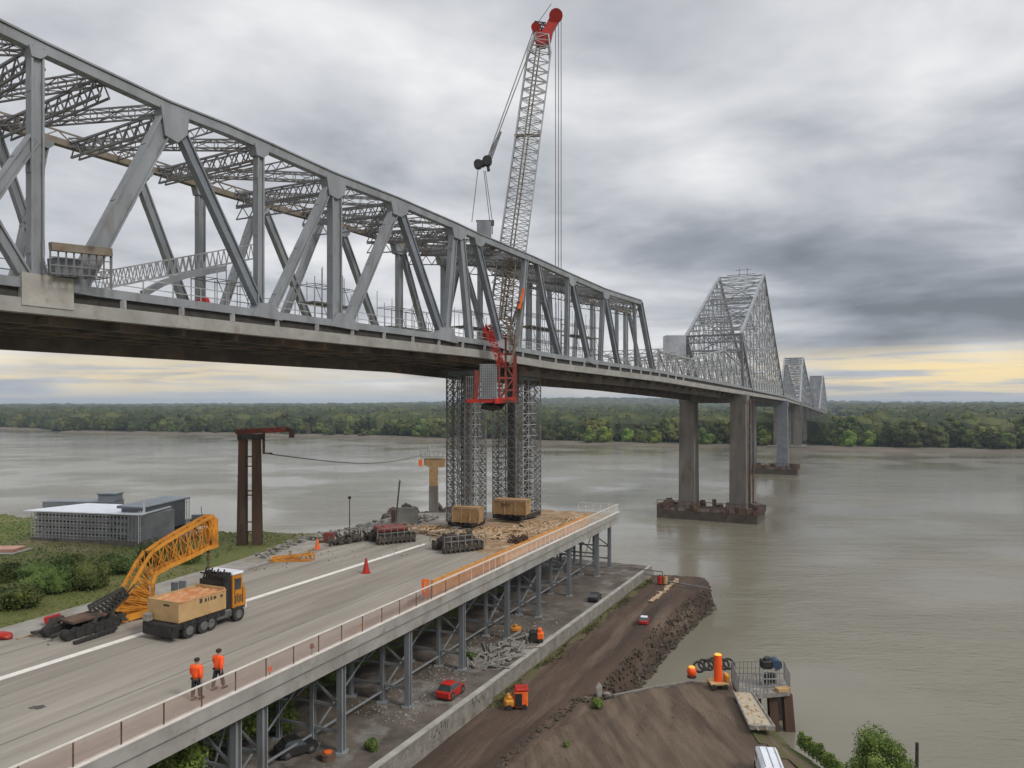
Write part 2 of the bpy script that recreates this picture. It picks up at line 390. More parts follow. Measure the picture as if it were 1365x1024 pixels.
# ================================================================== SETTING
def sdist(poly, x, y):                # signed distance to a polygon, positive inside (numpy)
    poly = np.array(poly); n = len(poly); d = np.full(x.shape, 1e9); ins = np.zeros(x.shape, bool)
    for i in range(n):
        a, b = poly[i], poly[(i+1)%n]; e = b-a
        t = np.clip(((x-a[0])*e[0]+(y-a[1])*e[1])/(e@e), 0, 1)
        d = np.minimum(d, np.hypot(x-a[0]-t*e[0], y-a[1]-t*e[1]))
        c = ((a[1] > y) != (b[1] > y)) & (x < (b[0]-a[0])*(y-a[1])/(b[1]-a[1]+1e-12)+a[0])
        ins ^= c
    return np.where(ins, d, -d)
def fnoise(x, y, s, seed=0, oct=4):   # smooth value noise
    out = np.zeros(x.shape); amp = 1.0; tot = 0
    for o in range(oct):
        r = np.random.default_rng(seed*31+o); g = r.uniform(-1, 1, (128,128))
        u = x*s*(2**o); w = y*s*(2**o); i = np.floor(u).astype(int); j = np.floor(w).astype(int)
        fu = u-i; fw = w-j; fu = fu*fu*(3-2*fu); fw = fw*fw*(3-2*fw)
        a = g[i%128,j%128]; b = g[(i+1)%128,j%128]; c = g[i%128,(j+1)%128]; d = g[(i+1)%128,(j+1)%128]
        out += amp*((a*(1-fu)+b*fu)*(1-fw)+(c*(1-fu)+d*fu)*fw); tot += amp; amp *= .5
    return out/tot
def grid(name, xs, ys, zf, m, smooth=True, cut=None):
    X, Y = np.meshgrid(xs, ys); Z = zf(X, Y); nx, ny = len(xs), len(ys)
    v = np.stack([X.ravel(), Y.ravel(), Z.ravel()], 1)
    i = np.arange(nx-1)[None,:] + np.arange(ny-1)[:,None]*nx; i = i.ravel()
    f = np.stack([i, i+1, i+nx+1, i+nx], 1)
    if cut is not None:
        zc = Z.ravel(); keep = (zc[f].max(1) > cut); f = f[keep]
    return fast_mesh(name, v, f, m, smooth=smooth)
def S_(o, label=None): o['kind'] = 'structure'; return o
# river
wm = MB(); wm.add([(-6000,-60,WZ),(6000,-60,WZ),(6000,9000,WZ),(-6000,9000,WZ)], [(0,1,2,3)])
S_(wm.build('river', 'water'))
# far side
sh = np.array([(-6000,2600),(-2200,1500),(-1000,900),(-501,745),(-400,690),(-372,640),(-300,622),(-110,546),(-40,492),(30,452),(80,427),(150,396),(247,361),(500,300),(900,230),(3000,100),(6000,50)], float); sh[:,1] *= .972
def yshore(x): return np.interp(x, sh[:,0], sh[:,1])
def farz(x, y):
    d = y - yshore(x) + fnoise(x, y, .03, 5)*6
    z = np.where(d < 0, -27.0, 0)
    rise = np.interp(d, [0, 4, 30, 150, 500, 1100, 2400, 4500, 9000], [WZ-.5, -22.9, -22, -20.5, -17.5, -14, -8, -6, -6])
    rise = rise + fnoise(x, y, .0022, 8)*np.clip((d-80)/900, 0, 1)*5
    hill = np.exp(-((x-330)/620)**2)*np.exp(-((y-3300)/800)**2)*26 + np.exp(-((x-1700)/900)**2)*np.exp(-((y-3800)/800)**2)*14
    return np.where(d < 0, np.maximum(-27, WZ-.5+d*.1), rise + hill)
ys = np.concatenate([np.arange(30, 800, 12), np.geomspace(800, 9000, 60)])
xs = np.concatenate([-np.geomspace(900, 6000, 22)[::-1], np.arange(-880, 900, 16), np.geomspace(900, 6000, 22)])
S_(grid('far_bank', xs, ys, farz, 'farland'))
# muddy strip at the waterline
mx_ = np.linspace(-900, 900, 240); mbv = []
for x in mx_: y0 = yshore(x); mbv += [(x, y0-5, WZ+.02), (x, y0+3, WZ+.75), (x, y0+14, WZ+1.35)]
mf = []
for i in range(len(mx_)-1):
    for k in range(2): a = i*3+k; mf.append((a, a+3, a+4, a+1))
S_(fast_mesh('shore_mud', mbv, mf, 'mud', smooth=True))
# near left bank, grass
def xy(p): return (p.x, p.y)
gl = -13.0
left_edge = [G(-420, 958, DZ), G(0, 838, DZ), G(300, 752, DZ), G(431, 711, DZ), G(545, 684, DZ)]
gpoly = [xy(T(-40, 11)), xy(T(END_S-9, 11)), xy(T(END_S-4, 14)), xy(G(520,702,gl)), xy(G(425,708,gl)), xy(G(300,706,gl)), xy(G(200,698,gl)), xy(G(50,689,gl)), xy(G(0,683,gl)), xy(G(-200,680,gl)), (-260, 98), (-260, -20), (-60,-20)]
deckpoly = [xy(T(-40,0)), xy(T(END_S,0)), xy(T(END_S,6)), xy(G(545,684,DZ)), xy(G(431,711,DZ)), xy(G(300,752,DZ)), xy(G(0,838,DZ)), xy(G(-420,958,DZ))]
def grassz(x, y):
    d = sdist(gpoly, x, y); dd = sdist(deckpoly, x, y)
    z = np.where(d > 0, gl + fnoise(x,y,.12,3)*.28, 0)
    edge = np.clip(-d, 0, 30); w = fnoise(x, y, .35, 4)
    z = np.where(d > 0, z, gl - edge*1.6 + w*.4)
    z = np.minimum(z, np.where(d > 0, gl - np.clip(2.5-d, 0, 2.5)*.25 + .25, z))
    z = np.where(dd > -.5, np.minimum(z, -14.25 - np.clip(dd, 0, 3)*.1), z)
    return np.maximum(z, -26)
S_(grid('grass_bank', np.concatenate([np.arange(-260,-80,4), np.arange(-80, 0, .7)]), np.arange(-20, 112, .7), grassz, 'grass', cut=-25.5))
# lower dirt ground, one sheet with eroded edges
banktop = [(945,777),(922,792),(898,812),(870,838),(842,868),(818,892),(802,910)]
bt_ = [xy(G(px,py,TZ)) for px,py in banktop]
dpoly = [xy(T(-40, 1.5)), xy(T(-40, 9.2)), xy(T(END_S-1, 10.5)), xy(G(835,764,TZ)), xy(G(900,767,TZ)), xy(G(940,770,TZ))] + bt_ + [
         xy(G(808,929,TZ)), xy(G(870,916,TZ)), xy(G(925,908,TZ)), xy(G(972,908,TZ)), xy(G(1003,950,TZ)), xy(G(1040,992,TZ)), xy(G(1110,1040,TZ)), xy(G(1250,1120,TZ)), (30, 22), (60, -20), (-45,-20)]
def dirtz(x, y):
    d = sdist(dpoly, x, y); n = fnoise(x, y, .5, 11)
    t = x*rl.x + y*rl.y                       # across the track
    ruts = -.10*np.maximum(0, np.cos(t*2.1+fnoise(x,y,.05,14)*3))**4
    th_ = np.arctan2(x-13, 60-y); yd = np.clip((54-y)/4,0,1)*np.clip((x-2)/4,0,1)
    ruts = ruts*(1-yd) - yd*.17*np.maximum(0, np.cos(th_*46+fnoise(x,y,.08,15)*2.5))**2*np.clip(fnoise(x,y,.12,19)+.6,0,1)
    z = TZ + fnoise(x, y, .10, 12)*.12 + fnoise(x, y, .9, 13)*.035 + ruts
    berm = np.exp(-((d-.8)/.7)**2)*.30*(1+n)
    near = np.hypot(x-10, y-46) < 26
    bank = (x*.91 - y*.41 < -11) | (y > 62)
    z = np.where(d > 0, z + berm*np.where(y > 56, .45, .05), TZ - np.clip(-d,0,9)*np.where(y > 54.8, 4.2, 7) + n*.35*np.clip(-d,0,1))
    return np.maximum(z, -26)
M['yard'] = mat('yard', (.130,.093,.064), (.066,.045,.031), .45, .95, stretch=(1.7,.22,1), rotz=-.12, c3=(.165,.125,.088), s3=.5, t3=(.50,.74), bump=.9, bscale=2.2)
dg_ = S_(grid('dirt_ground', np.arange(-30, 45, .26), np.arange(5, 96, .26), dirtz, 'dirt', cut=-25.2))
dg_.data.materials.append(M['yard']); ra_, rb_ = G(640,1050,TZ), G(812,926,TZ); me_ = dg_.data
cn_ = np.zeros(len(me_.polygons)*3); me_.polygons.foreach_get('center', cn_); cn_ = cn_.reshape(-1,3)
sd_ = (cn_[:,0]-ra_.x)*(rb_.y-ra_.y)-(cn_[:,1]-ra_.y)*(rb_.x-ra_.x)+fnoise(cn_[:,0],cn_[:,1],.5,61)*8
mi_ = ((sd_ > 0) & (cn_[:,1] < 57) & ((cn_[:,0] > 6)|(sd_ > 0))).astype(np.int32); me_.polygons.foreach_set('material_index', mi_)
# concrete pad below the trestle and its low wall
wall_px = [(440,1060),(500,1018),(560,975),(600,946),(640,917),(657,905)]
pad = MB()
ppoly = [T(-30, 9.0, PZ), T(-30, -1.4, PZ), T(9, -2.4, PZ), T(END_S+1.0, -3.1, PZ), T(END_S+1.5, 11, PZ), T(10, 9, PZ)]
pad.poly([V((p.x,p.y,PZ-1.6)) for p in ppoly], (0,0,1), 1.6); S_(pad.build('concrete_pad', 'pad'))
# road deck sheet etc come with the trestle
# ================================================================== TRESTLE
tr = thing('trestle_viaduct', 'wide concrete road deck on grey steel bents, unfinished at its river end', 'viaduct', T(0, 5, PZ))
d = MB(); dp = [V((x,y,DZ-.45)) for x, y in deckpoly]; d.poly(dp, (0,0,1), .445); d.build('deck_slab', 'concrete', tr)
g = MB()
g.poly([T(-40,-.04,DZ-.40),T(END_S+.02,-.04,DZ-.40),T(END_S+.02,-.04,DZ+.16),T(-40,-.04,DZ+.16)], rl, .34)
g.build('edge_kerb', 'fascia', tr)
g = MB()
g.bar(T(-40,.55,DZ-.80), T(END_S,.55,DZ-.80), .9, .70); g.build('edge_girder', 'fascia', tr)
for l in (5.0, 10.0):
    g = MB(); g.bar(T(-40,l,DZ-.85), T(END_S,l,DZ-.85), .5, .8); g.build('inner_girder', 'steel2', tr)
road = MB(); rp = [T(-40,.3), T(END_S,.3), T(END_S,6)] + [V((x,y,DZ)) for x, y in deckpoly[3:]]
rp = [V((p.x,p.y,DZ)) for p in rp]; road.add(rp, [tuple(range(len(rp)))]); S_(road.build('road', 'road'))
def strip(pa, pb, w, z, m, name):
    a, b = V(pa), V(pb); n = (b-a).normalized().cross(V((0,0,1)))*w/2
    q = MB()
    for i in range(12):
        t0, t1 = i/12, (i+1)/12; c0, c1 = a.lerp(b,t0), a.lerp(b,t1)
        q.add([c0-n, c1-n, c1+n, c0+n], [(0,1,2,3)])
    b0 = len(q.v); q.v = [(x_,y_,z) for x_,y_,_ in q.v]
    o = q.build(name, m); me = o.data
    if me.polygons[0].normal.z < 0: me.flip_normals()
    return o
# shoulder along the left edge
shl = [G(-420,958,DZ),G(0,838,DZ),G(300,752,DZ),G(431,711,DZ)]; shr = [G(-420,1010,DZ),G(0,862,DZ),G(300,770,DZ),G(445,718,DZ)]
q = MB()
for i in range(3): q.add([shl[i],shl[i+1],shr[i+1],shr[i]], [(0,1,2,3)])
q.v = [(x,y,DZ+.004) for x,y,z in q.v]; S_(q.build('road_shoulder', 'shoulder'))
S_(strip(G(-300,1000,DZ), G(567,725,DZ), .50, DZ+.006, 'paint', 'road_line'))
S_(strip(G(-60,950,DZ), G(560,729,DZ), .03, DZ+.005, 'crack', 'road_joint'))
S_(strip(T(-22, 4.6), T(28, 4.6), .05, DZ+.0055, 'crack', 'road_joint'))
S_(strip(T(-30, 15.3), T(14, 14.9), .05, DZ+.0055, 'crack', 'road_joint'))
S_(strip(G(330,760,DZ), G(420,733,DZ), .12, DZ+.0065, 'rust', 'road_stain'))
for px_, py_, w_ in ((50,943,.22),):
    p_ = G(px_,py_,DZ); n_ = 18; q = MB(); q.add([(p_.x+math.cos(k*6.283/n_)*w_*(1.5+.3*math.sin(k*2.1)), p_.y+math.sin(k*6.283/n_)*w_*(1+.3*math.cos(k*1.7)), DZ+.0075) for k in range(n_)], [tuple(range(n_))]); S_(q.build('road_stain','crack'))
q = MB(); rr = random.Random(91)
for i in range(170):
    px_ = rr.choice((rr.uniform(60,190), rr.uniform(340,620))); py_ = (848 - (px_-60)*.31 + rr.uniform(-8,16)) if px_ < 200 else (748-(px_-340)*.10+rr.uniform(-8,14)); p_ = G(px_,py_,DZ)
    q.bar((p_.x,p_.y,DZ+.03),(p_.x+rr.uniform(-.14,.14),p_.y+rr.uniform(-.14,.14),DZ+.03), rr.uniform(.02,.05))
tag(q.build('road_litter','machine'),'scattered dark scraps and grit on the road around the machinery','litter',kind='stuff')
# bents
bents = [sT(x) for x in (328, 363, 467, 555, 626, 685, 726, 766, 803, 819)]
for bi, s in enumerate(bents):
    ztop = DZ-1.15
    for k, l in enumerate((.6, 2.5, 4.9, 7.6)):
        if bi == len(bents)-1 and k == 3: continue
        p = MB(); w = .36 if k == 0 else .24
        a, b = T(s,l,PZ), T(s,l,ztop)
        for o_ in (-1, 1): p.bar(a+rd*(o_*w*.42), b+rd*(o_*w*.42), w, .06, up=rd)      # two flanges
        p.bar(a, b, .06, w*.8, up=rd)
        p.box((a.x-.35,a.y-.35,PZ),(a.x+.35,a.y+.35,PZ+.08)); p.build('steel_post', 'steel', tr)
    for z in (PZ+1.1, PZ+2.5, ztop-.3):
        p = MB(); p.bar(T(s,.6,z), T(s,7.6,z), .12, .15); p.build('cross_brace', 'steel', tr)
    p = MB(); p.bar(T(s,.6,PZ+2.5), T(s,3.9,ztop-.3), .10, .12); p.bar(T(s,7.6,PZ+2.5), T(s,3.9,ztop-.3), .10, .12); p.build('diagonal_brace', 'steel', tr)
    if bi+1 < len(bents):
        s2 = bents[bi+1]
        p = MB(); p.bar(T(s,2.5,PZ+.7), T(s2,2.5,PZ+.7), .09,.10); p.bar(T(s,2.5,PZ+.7), T(s2,2.5,ztop-.4), .08,.08); p.build('sway_brace', 'steel', tr)
        p = MB(); p.bar(T(s,3.9,PZ+2.4), T(s2,3.9,ztop-.4), .10, .10); p.bar(T(s,3.9,ztop-.4), T(s2,3.9,PZ+2.4), .10,.10); p.build('sway_brace', 'steel2', tr)
        if bi % 2 == 0:
            p = MB(); p.bar(T(s,7.6,PZ+.9), T(s2,7.6,PZ+3.4), .12,.12); p.bar(T(s,7.6,PZ+3.4), T(s2,7.6,PZ+3.4), .12,.12); p.build('sway_brace', 'steel2', tr)
# lattice at the end bent
p = MB(); a = T(END_S-3.0, 5.8, PZ); p.lat4(a, V((a.x,a.y,DZ-1.2)), 1.6, 1.6, 6, .10, .06, cross=True); p.build('end_lattice', 'steel', tr)
# railing on the edge kerb
rail = thing('deck_railing', 'low reddish mesh railing with pale top rail along the river-side deck edge', 'railing', T(0, .1, DZ+.16))
r = MB(); r.bar(T(-38,.08,DZ+1.12), T(END_S,.08,DZ+1.12), .07, .06); r.build('top_rail', 'railwhite', rail)
r = MB(); r.bar(T(-38,.0,DZ+.19), T(END_S,.0,DZ+.19), .13, .06); r.build('bottom_rail', 'railwhite', rail)
r = MB(); r.bar(T(-38,.10,DZ+.178), T(END_S,.10,DZ+.178), .30, .03); r.build('kerb_cap', 'railwhite', rail)
s = -22.0; k = 0
while s < END_S:
    r = MB(); r.bar(T(s,.08,DZ+.16), T(s,.08,DZ+1.10), .045, .045); r.build('rail_post', 'rust' if s < 12 else 'railwhite', rail)
    s += 1.9 if s < 14 else 1.05
def pan_mat():
    m = M['meshpanel'].copy(); t = m.node_tree; p = t.nodes['Principled BSDF']; p.inputs['Alpha'].default_value = .38
    return m
M['panelmesh'] = pan_mat()
q = MB().add([T(-38,.08,DZ+.2), T(18,.08,DZ+.2), T(18,.08,DZ+1.08), T(-38,.08,DZ+1.08)], [(0,1,2,3)]); q.build('mesh_panel', 'panelmesh', rail)
# denser balusters toward the end
q = MB(); s = 18.0
while s < END_S:
    q.bar(T(s,.08,DZ+.2), T(s,.08,DZ+1.08), .03, .03); s += .26
o = q.build('baluster', 'railwhite', rail); o['kind'] = 'stuff'
# far-end railing
r2 = thing('end_railing', 'short pale railing across the far river end of the road deck', 'railing', T(END_S,0,DZ))
q = MB(); q.bar(T(END_S-.1,.3,DZ+1.05), T(END_S-.1,5,DZ+1.05), .05,.05); q.bar(T(END_S-.1,.3,DZ+.55), T(END_S-.1,5,DZ+.55), .04,.04); q.build('rail', 'railwhite', r2)
for k in range(6):
    q = MB(); q.bar(T(END_S-.1,.3+k*.94,DZ), T(END_S-.1,.3+k*.94,DZ+1.05), .05,.05); q.build('post', 'railwhite', r2)
# retaining wall along the pad: two lengths
def wallseg(pts, z0, z1, w, label, name='retaining_wall'):
    o = thing(name, label, 'wall', (pts[0].x, pts[0].y, z0))
    m = MB()
    for a, b in zip(pts[:-1], pts[1:]):
        m.bar(V((a.x,a.y,(z0+z1)/2)), V((b.x,b.y,(z0+z1)/2)), w, z1-z0)
    m.build('wall_face', 'wallc', o)
    m = MB()
    for a, b in zip(pts[:-1], pts[1:]):
        m.bar(V((a.x,a.y,z1+.035)), V((b.x,b.y,z1+.035)), w+.12, .07)
    m.build('coping', 'concrete', o)
    return o
def TW(px):   # point on the wall line
    s_ = sT(px); return s_
wl = -2.9
def wlat(s_): return -2.25-.0278*(s_+3.3)
wp = [T(x, wlat(x), 0) for x in np.linspace(-30, 9.8, 8)]
wallseg(wp, TZ-.4, PZ+.20, .28, 'stained low concrete wall in front of the red car, the stretch with dark scrawled marks')
wp = [T(x, wlat(x)+.30, 0) for x in np.linspace(10.2, END_S+1.5, 8)]
wallseg(wp, TZ-.4, PZ-.02, .24, 'lower weathered concrete wall farther along, edged with moss beside the dirt track')
# clods and gravel over the dirt
rn0 = np.random.default_rng(44); n0 = 9000; gx0 = rn0.uniform(-8,24,n0); gy0 = rn0.uniform(24,88,n0); dd0 = sdist(dpoly,gx0,gy0)
t0 = (gx0-E0.x)*rl.x+(gy0-E0.y)*rl.y; k0 = (dd0 > .3)&(t0 < -3.6)&(fnoise(gx0,gy0,.35,71) > -.05); gx0,gy0=gx0[k0],gy0[k0]; gz0 = dirtz(gx0,gy0); n0=len(gx0)
c0 = np.stack([gx0,gy0,gz0],1); s0_ = rn0.uniform(.02,.075,n0)[:,None]; an0 = rn0.uniform(0,6.28,n0)
tri = [np.stack([np.cos(an0+a_),np.sin(an0+a_),-.1+0*an0],1)*s0_+c0 for a_ in (0,2.1,4.2)]; ap = c0+np.array([0,0,1.0])*s0_*.9
vv = np.stack(tri+[ap],1).reshape(-1,3); b0_ = np.arange(n0)[:,None]*4; ff = np.concatenate([b0_+[0,1,3], b0_+[1,2,3], b0_+[2,0,3]])
tag(fast_mesh('dirt_clods', vv, ff, 'yard'), 'small clods and gravel strewn over the dirt track and yard', 'clods', kind='stuff')
# moss strip
q = MB()
rr = random.Random(77)
for i in range(2600):
    s0 = rr.uniform(9, END_S-1); w0 = abs(rr.gauss(0,.42))*(.6+.5*math.sin(s0*.7)); z0 = TZ+.04
    a = T(s0, wlat(s0)+.05-w0, z0); h_ = rr.uniform(.04,.16); an = rr.uniform(0,3.1); t_ = V((math.cos(an),math.sin(an),0))*rr.uniform(.06,.14)
    q.add([a-t_, a+t_, a+t_*.3+V((rr.gauss(0,.05),rr.gauss(0,.05),h_))], [(0,1,2)])
for i in range(60):
    s0 = 9+i*(END_S-10)/60; s1 = 9+(i+1)*(END_S-10)/60
    w0 = .5+.25*math.sin(i*.8)+.12*math.sin(i*2.3); w1 = .5+.25*math.sin((i+1)*.8)+.12*math.sin((i+1)*2.3)
    q.add([T(s0,wlat(s0)+.1,TZ+.16), T(s1,wlat(s1)+.1,TZ+.16), T(s1,wlat(s1)-w1,TZ-.02), T(s0,wlat(s0)-w0,TZ-.02)], [(0,1,2,3)])
o = q.build('moss', 'mossy'); tag(o, 'strip of green moss and short grass at the foot of the low wall', 'moss', kind='stuff')
# scrawl on the wall
q = MB(); rr = random.Random(5)
for base in (-11.5, -5.2, 2.0, 7.0):
    for i in range(9):
        s0 = base+i*.22; z = PZ+rr.uniform(-.5,-.2)
        q.bar(T(s0, wlat(s0)-.148, z), T(s0+rr.uniform(-.1,.2), wlat(s0)-.148, z+rr.uniform(.15,.4)), .012, .06)
q.build('scrawl', 'dark', bpy.data.objects['retaining_wall'])
# ================================================================== BRIDGE
br = thing('truss_bridge', 'huge grey steel truss bridge crossing the river, with steep peaked trusses far off', 'bridge', (0, 78, DZ))
plan = np.array([(-10,45-.62*158),(148,45),(250,90.6),(490,190),(690,286),(900,383),(1300,566)], float)
prof = np.array([(-10,4.6),(70,4.45),(82,3.95),(110,3.45),(148,2.1),(250,1.4),(490,-.5),(690,-7),(900,-15),(1300,-17)], float)
W_B = 11.0
def slope(Y):
    i = int(np.clip(np.searchsorted(plan[:,0], Y, side='right')-1, 0, len(plan)-2))
    return (plan[i+1,1]-plan[i,1])/(plan[i+1,0]-plan[i,0])
def sl(Y): return np.mean([slope(Y-8), slope(Y+8)])
def BP(Y, lat, z):        # point at near-edge station Y, lat metres toward the far truss
    m = sl(Y); n = math.hypot(1, m); X = np.interp(Y, plan[:,0], plan[:,1])
    return V((X - lat/n, Y + lat*m/n, z))
def sof(Y): return float(np.interp(Y, prof[:,0], prof[:,1]))
def ribbon(name, m, Ys, lat0, lat1, z0, z1, par=br):
    q = MB(); n = len(Ys); vs = []
    for Y in Ys:
        z = sof(Y); vs += [BP(Y,lat0,z+z0), BP(Y,lat1,z+z0), BP(Y,lat1,z+z1), BP(Y,lat0,z+z1)]
    fs = [(0,1,2,3), (4*n-4,4*n-1,4*n-2,4*n-3)]
    for i in range(n-1):
        for k in range(4): a=i*4+k; b=i*4+(k+1)%4; fs.append((a,a+4,b+4,b))
    return q.add(vs, fs).build(name, m, par)
Y1 = list(np.arange(8, 110, 3.0))+[110]; Y2 = list(np.arange(110, 260, 5.0)) + list(np.arange(260, 905, 12.0))
for Ys in (Y1, Y2):
    ribbon('fascia_girder', 'fascia', Ys, -.35, .25, 0, .72)
    ribbon('fascia_girder', 'fascia', Ys, W_B-.25, W_B+.35, 0, .72)
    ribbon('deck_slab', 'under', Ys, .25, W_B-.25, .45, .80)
    ribbon('bottom_chord', 'steel', Ys, -.25, .25, 1.22, 1.70)
    ribbon('bottom_chord', 'steel', Ys, W_B-.25, W_B+.25, 1.22, 1.70)
ribbon('road_surface', 'road', Y1+Y2[1:], .6, W_B-.6, .80, .86)
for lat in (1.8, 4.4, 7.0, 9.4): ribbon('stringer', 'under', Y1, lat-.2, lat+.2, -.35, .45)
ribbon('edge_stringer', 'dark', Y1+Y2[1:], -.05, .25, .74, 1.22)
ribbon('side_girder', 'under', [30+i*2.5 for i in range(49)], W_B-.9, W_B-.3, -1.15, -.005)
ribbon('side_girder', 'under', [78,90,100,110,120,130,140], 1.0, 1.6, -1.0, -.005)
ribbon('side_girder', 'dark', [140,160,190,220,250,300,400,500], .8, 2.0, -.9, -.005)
for i, Y in enumerate(np.arange(22, 146, 3.2)):
    z = sof(Y); q = MB(); q.bar(BP(Y,.3,z-.2), BP(Y,W_B-.3,z-.2), .22, .38); q.build('floor_beam', 'under', br)
for i in range(32):   # little brackets in the slot above the girder
    Y = 26+i*3.0; z = sof(Y); q = MB(); q.bar(BP(Y,-.16,z+.74), BP(Y,-.16,z+1.22), .24, .24); q.build('bearing_block', 'latlight', br)
q = MB(); a, b = P(28,400,36.0), P(96,405,36.0)
Ya, Yb = 46.6/(.62-U(28)), 46.6/(.62-U(97))
q.poly([BP(Ya,-.40,sof(Ya)+.35), BP(Yb,-.40,sof(Yb)+.35), BP(Yb,-.40,sof(Yb)+1.95), BP(Ya,-.40,sof(Ya)+1.95)], (-.85,.527,0), .5); q.build('splice_panel', 'concrete', br)
# near truss
tcp = [(-330,-120),(-120,-22),(0,40),(60,69),(222,144),(300,174),(348,195),(442,237),(526,269),(606,303),(636,317),(707,346),(763,371),(805,389),(853,404)]
for a, b in zip(tcp[:-1], tcp[1:]):
    q = MB(); pa, pb = NP(*a), NP(*b); q.bar(pa, pb, .55, .52); q.bar(pa+V((0,0,.33)), pb+V((0,0,.33)), .72, .10); q.bar(pa+V((0,0,.50)), pb+V((0,0,.50)), .05, .05)
    q.build('top_chord', 'steel', br)
def chy(px):
    return float(np.interp(px, [a for a,_ in tcp], [b for _,b in tcp]))
def boty(px, dz=1.45):
    Y = 46.76/(.62-U(px)); return 540 - (sof(Y)+dz)/Y*1000
npx = (-.85, .527, 0)
def member(a, b, w, h, m, name, far=False, flange=True):
    f = FP if far else NP
    q = MB(); pa, pb = f(*a), f(*b)
    d_ = (pb-pa).normalized(); n_ = V(npx); side = d_.cross(n_).normalized()
    # an H section: two flanges and a web
    if flange:
        for o_ in (-1,1): q.bar(pa+side*(o_*(w/2-.05)), pb+side*(o_*(w/2-.05)), .10, h, up=npx)
        q.bar(pa, pb, w-.2, .28, up=npx)
    else: q.bar(pa, pb, w, h, up=npx)
    ln_ = (pb-pa).length
    if flange and ln_ > 4:
        for t_ in (.16, .5, .84):
            c0 = pa.lerp(pb, t_); hw_ = .38
            for o_ in (-1,1): q.bar(c0-d_*hw_+side*(o_*(w/2+.012)), c0+d_*hw_+side*(o_*(w/2+.012)), .03, h*.9, up=npx)
            for k_ in range(-3,4):
                for o_ in (-.3,.3):
                    b_ = c0+d_*(k_*.1)+side*(o_*w)-n_*(h/2); q.bar(b_, b_-n_*.03, .035)
    return q.build(name, m, br)
mem = [  # near truss members: top, bottom, width, depth, material, name
 ((-105,-12),(-105,boty(-105)),.62,.5,'steel','vertical_post'),
 ((47,64),(47,boty(47)),.62,.55,'steel','vertical_post'),
 ((-110,0),(-60,300),.6,.5,'steel2','diagonal'),
 ((-60,330),(44,185),.55,.5,'steel','diagonal'),
 ((-70,200),(40,boty(40)),.55,.5,'steel','diagonal'),
 ((222,160),(100,boty(100)),.95,.55,'steel','diagonal'),
 ((236,168),(350,boty(350)),.62,.5,'steel2','diagonal'),
 ((345,196),(345,boty(345)),.52,.5,'steel','vertical_post'),
 ((440,245),(358,boty(358)),.55,.5,'steel','diagonal'),
 ((446,240),(446,boty(446)),.95,.6,'steel','vertical_post'),
 ((528,275),(462,boty(462)),.75,.5,'steel','diagonal'),
 ((532,278),(590,boty(590)),.75,.5,'steel2','diagonal'),
 ((605,305),(594,boty(594)),.7,.5,'steel','vertical_post'),
 ((613,308),(626,boty(626)),.75,.5,'steel','vertical_post'),
 ((633,318),(668,boty(668)),.7,.5,'steel2','diagonal'),
 ((700,345),(690,boty(690)),.6,.5,'steel','vertical_post'),
 ((725,400),(746,boty(746)),.7,.5,'steel2','diagonal'),
 ((716,350),(725,400),.6,.5,'steel','diagonal'),
 ((757,370),(755,boty(755)),.5,.5,'steel','vertical_post'),
 ((761,372),(785,boty(785)),.8,.5,'steel2','diagonal'),
 ((804,390),(800,boty(800)),.5,.5,'steel','vertical_post'),
 ((806,392),(824,boty(824)),.8,.5,'steel2','diagonal'),
 ((845,402),(848,boty(848)),.4,.4,'steel','vertical_post'),
 ((853,404),(870,boty(870)),.85,.6,'steel','end_post'),
]
for a_ in mem: member(*a_)
# gusset plates at the joints
def gusset(px, py, w, h, far=False, m='steel'):
    f = FP if far else NP
    pts = [f(px-w/2,py-h*.35), f(px+w/2,py-h*.35+w*.42), f(px+w*.42,py+h*.45), f(px+w*.1,py+h*.65), f(px-w*.35,py+h*.45)]
    q = MB(); n_ = V(npx)
    q.poly([p-n_*.34 for p in pts], npx, .68); q.build('gusset_plate', m, br)
for px, w, h in ((47,26,20),(229,38,50),(345,20,20),(444,26,32),(529,24,22),(609,20,18),(636,14,14),(760,10,14),(805,9,12)):
    gusset(px, chy(px)+h*.25, w, h)
for px, w, h in ((47,22,16),(100,30,18),(352,34,19),(455,32,19),(592,25,17),(668,14,12),(785,10,8)):
    y = boty(px); n_ = V(npx); q = MB()
    pts = [NP(px-w*.3,y-h*.8), NP(px+w*.3,y-h*.75), NP(px+w*.6,y+h*.35+2), NP(px-w*.6,y+h*.2-2)]
    q.poly([p-n_*.34 for p in pts], npx, .68); q.build('gusset_plate', 'steel', br)
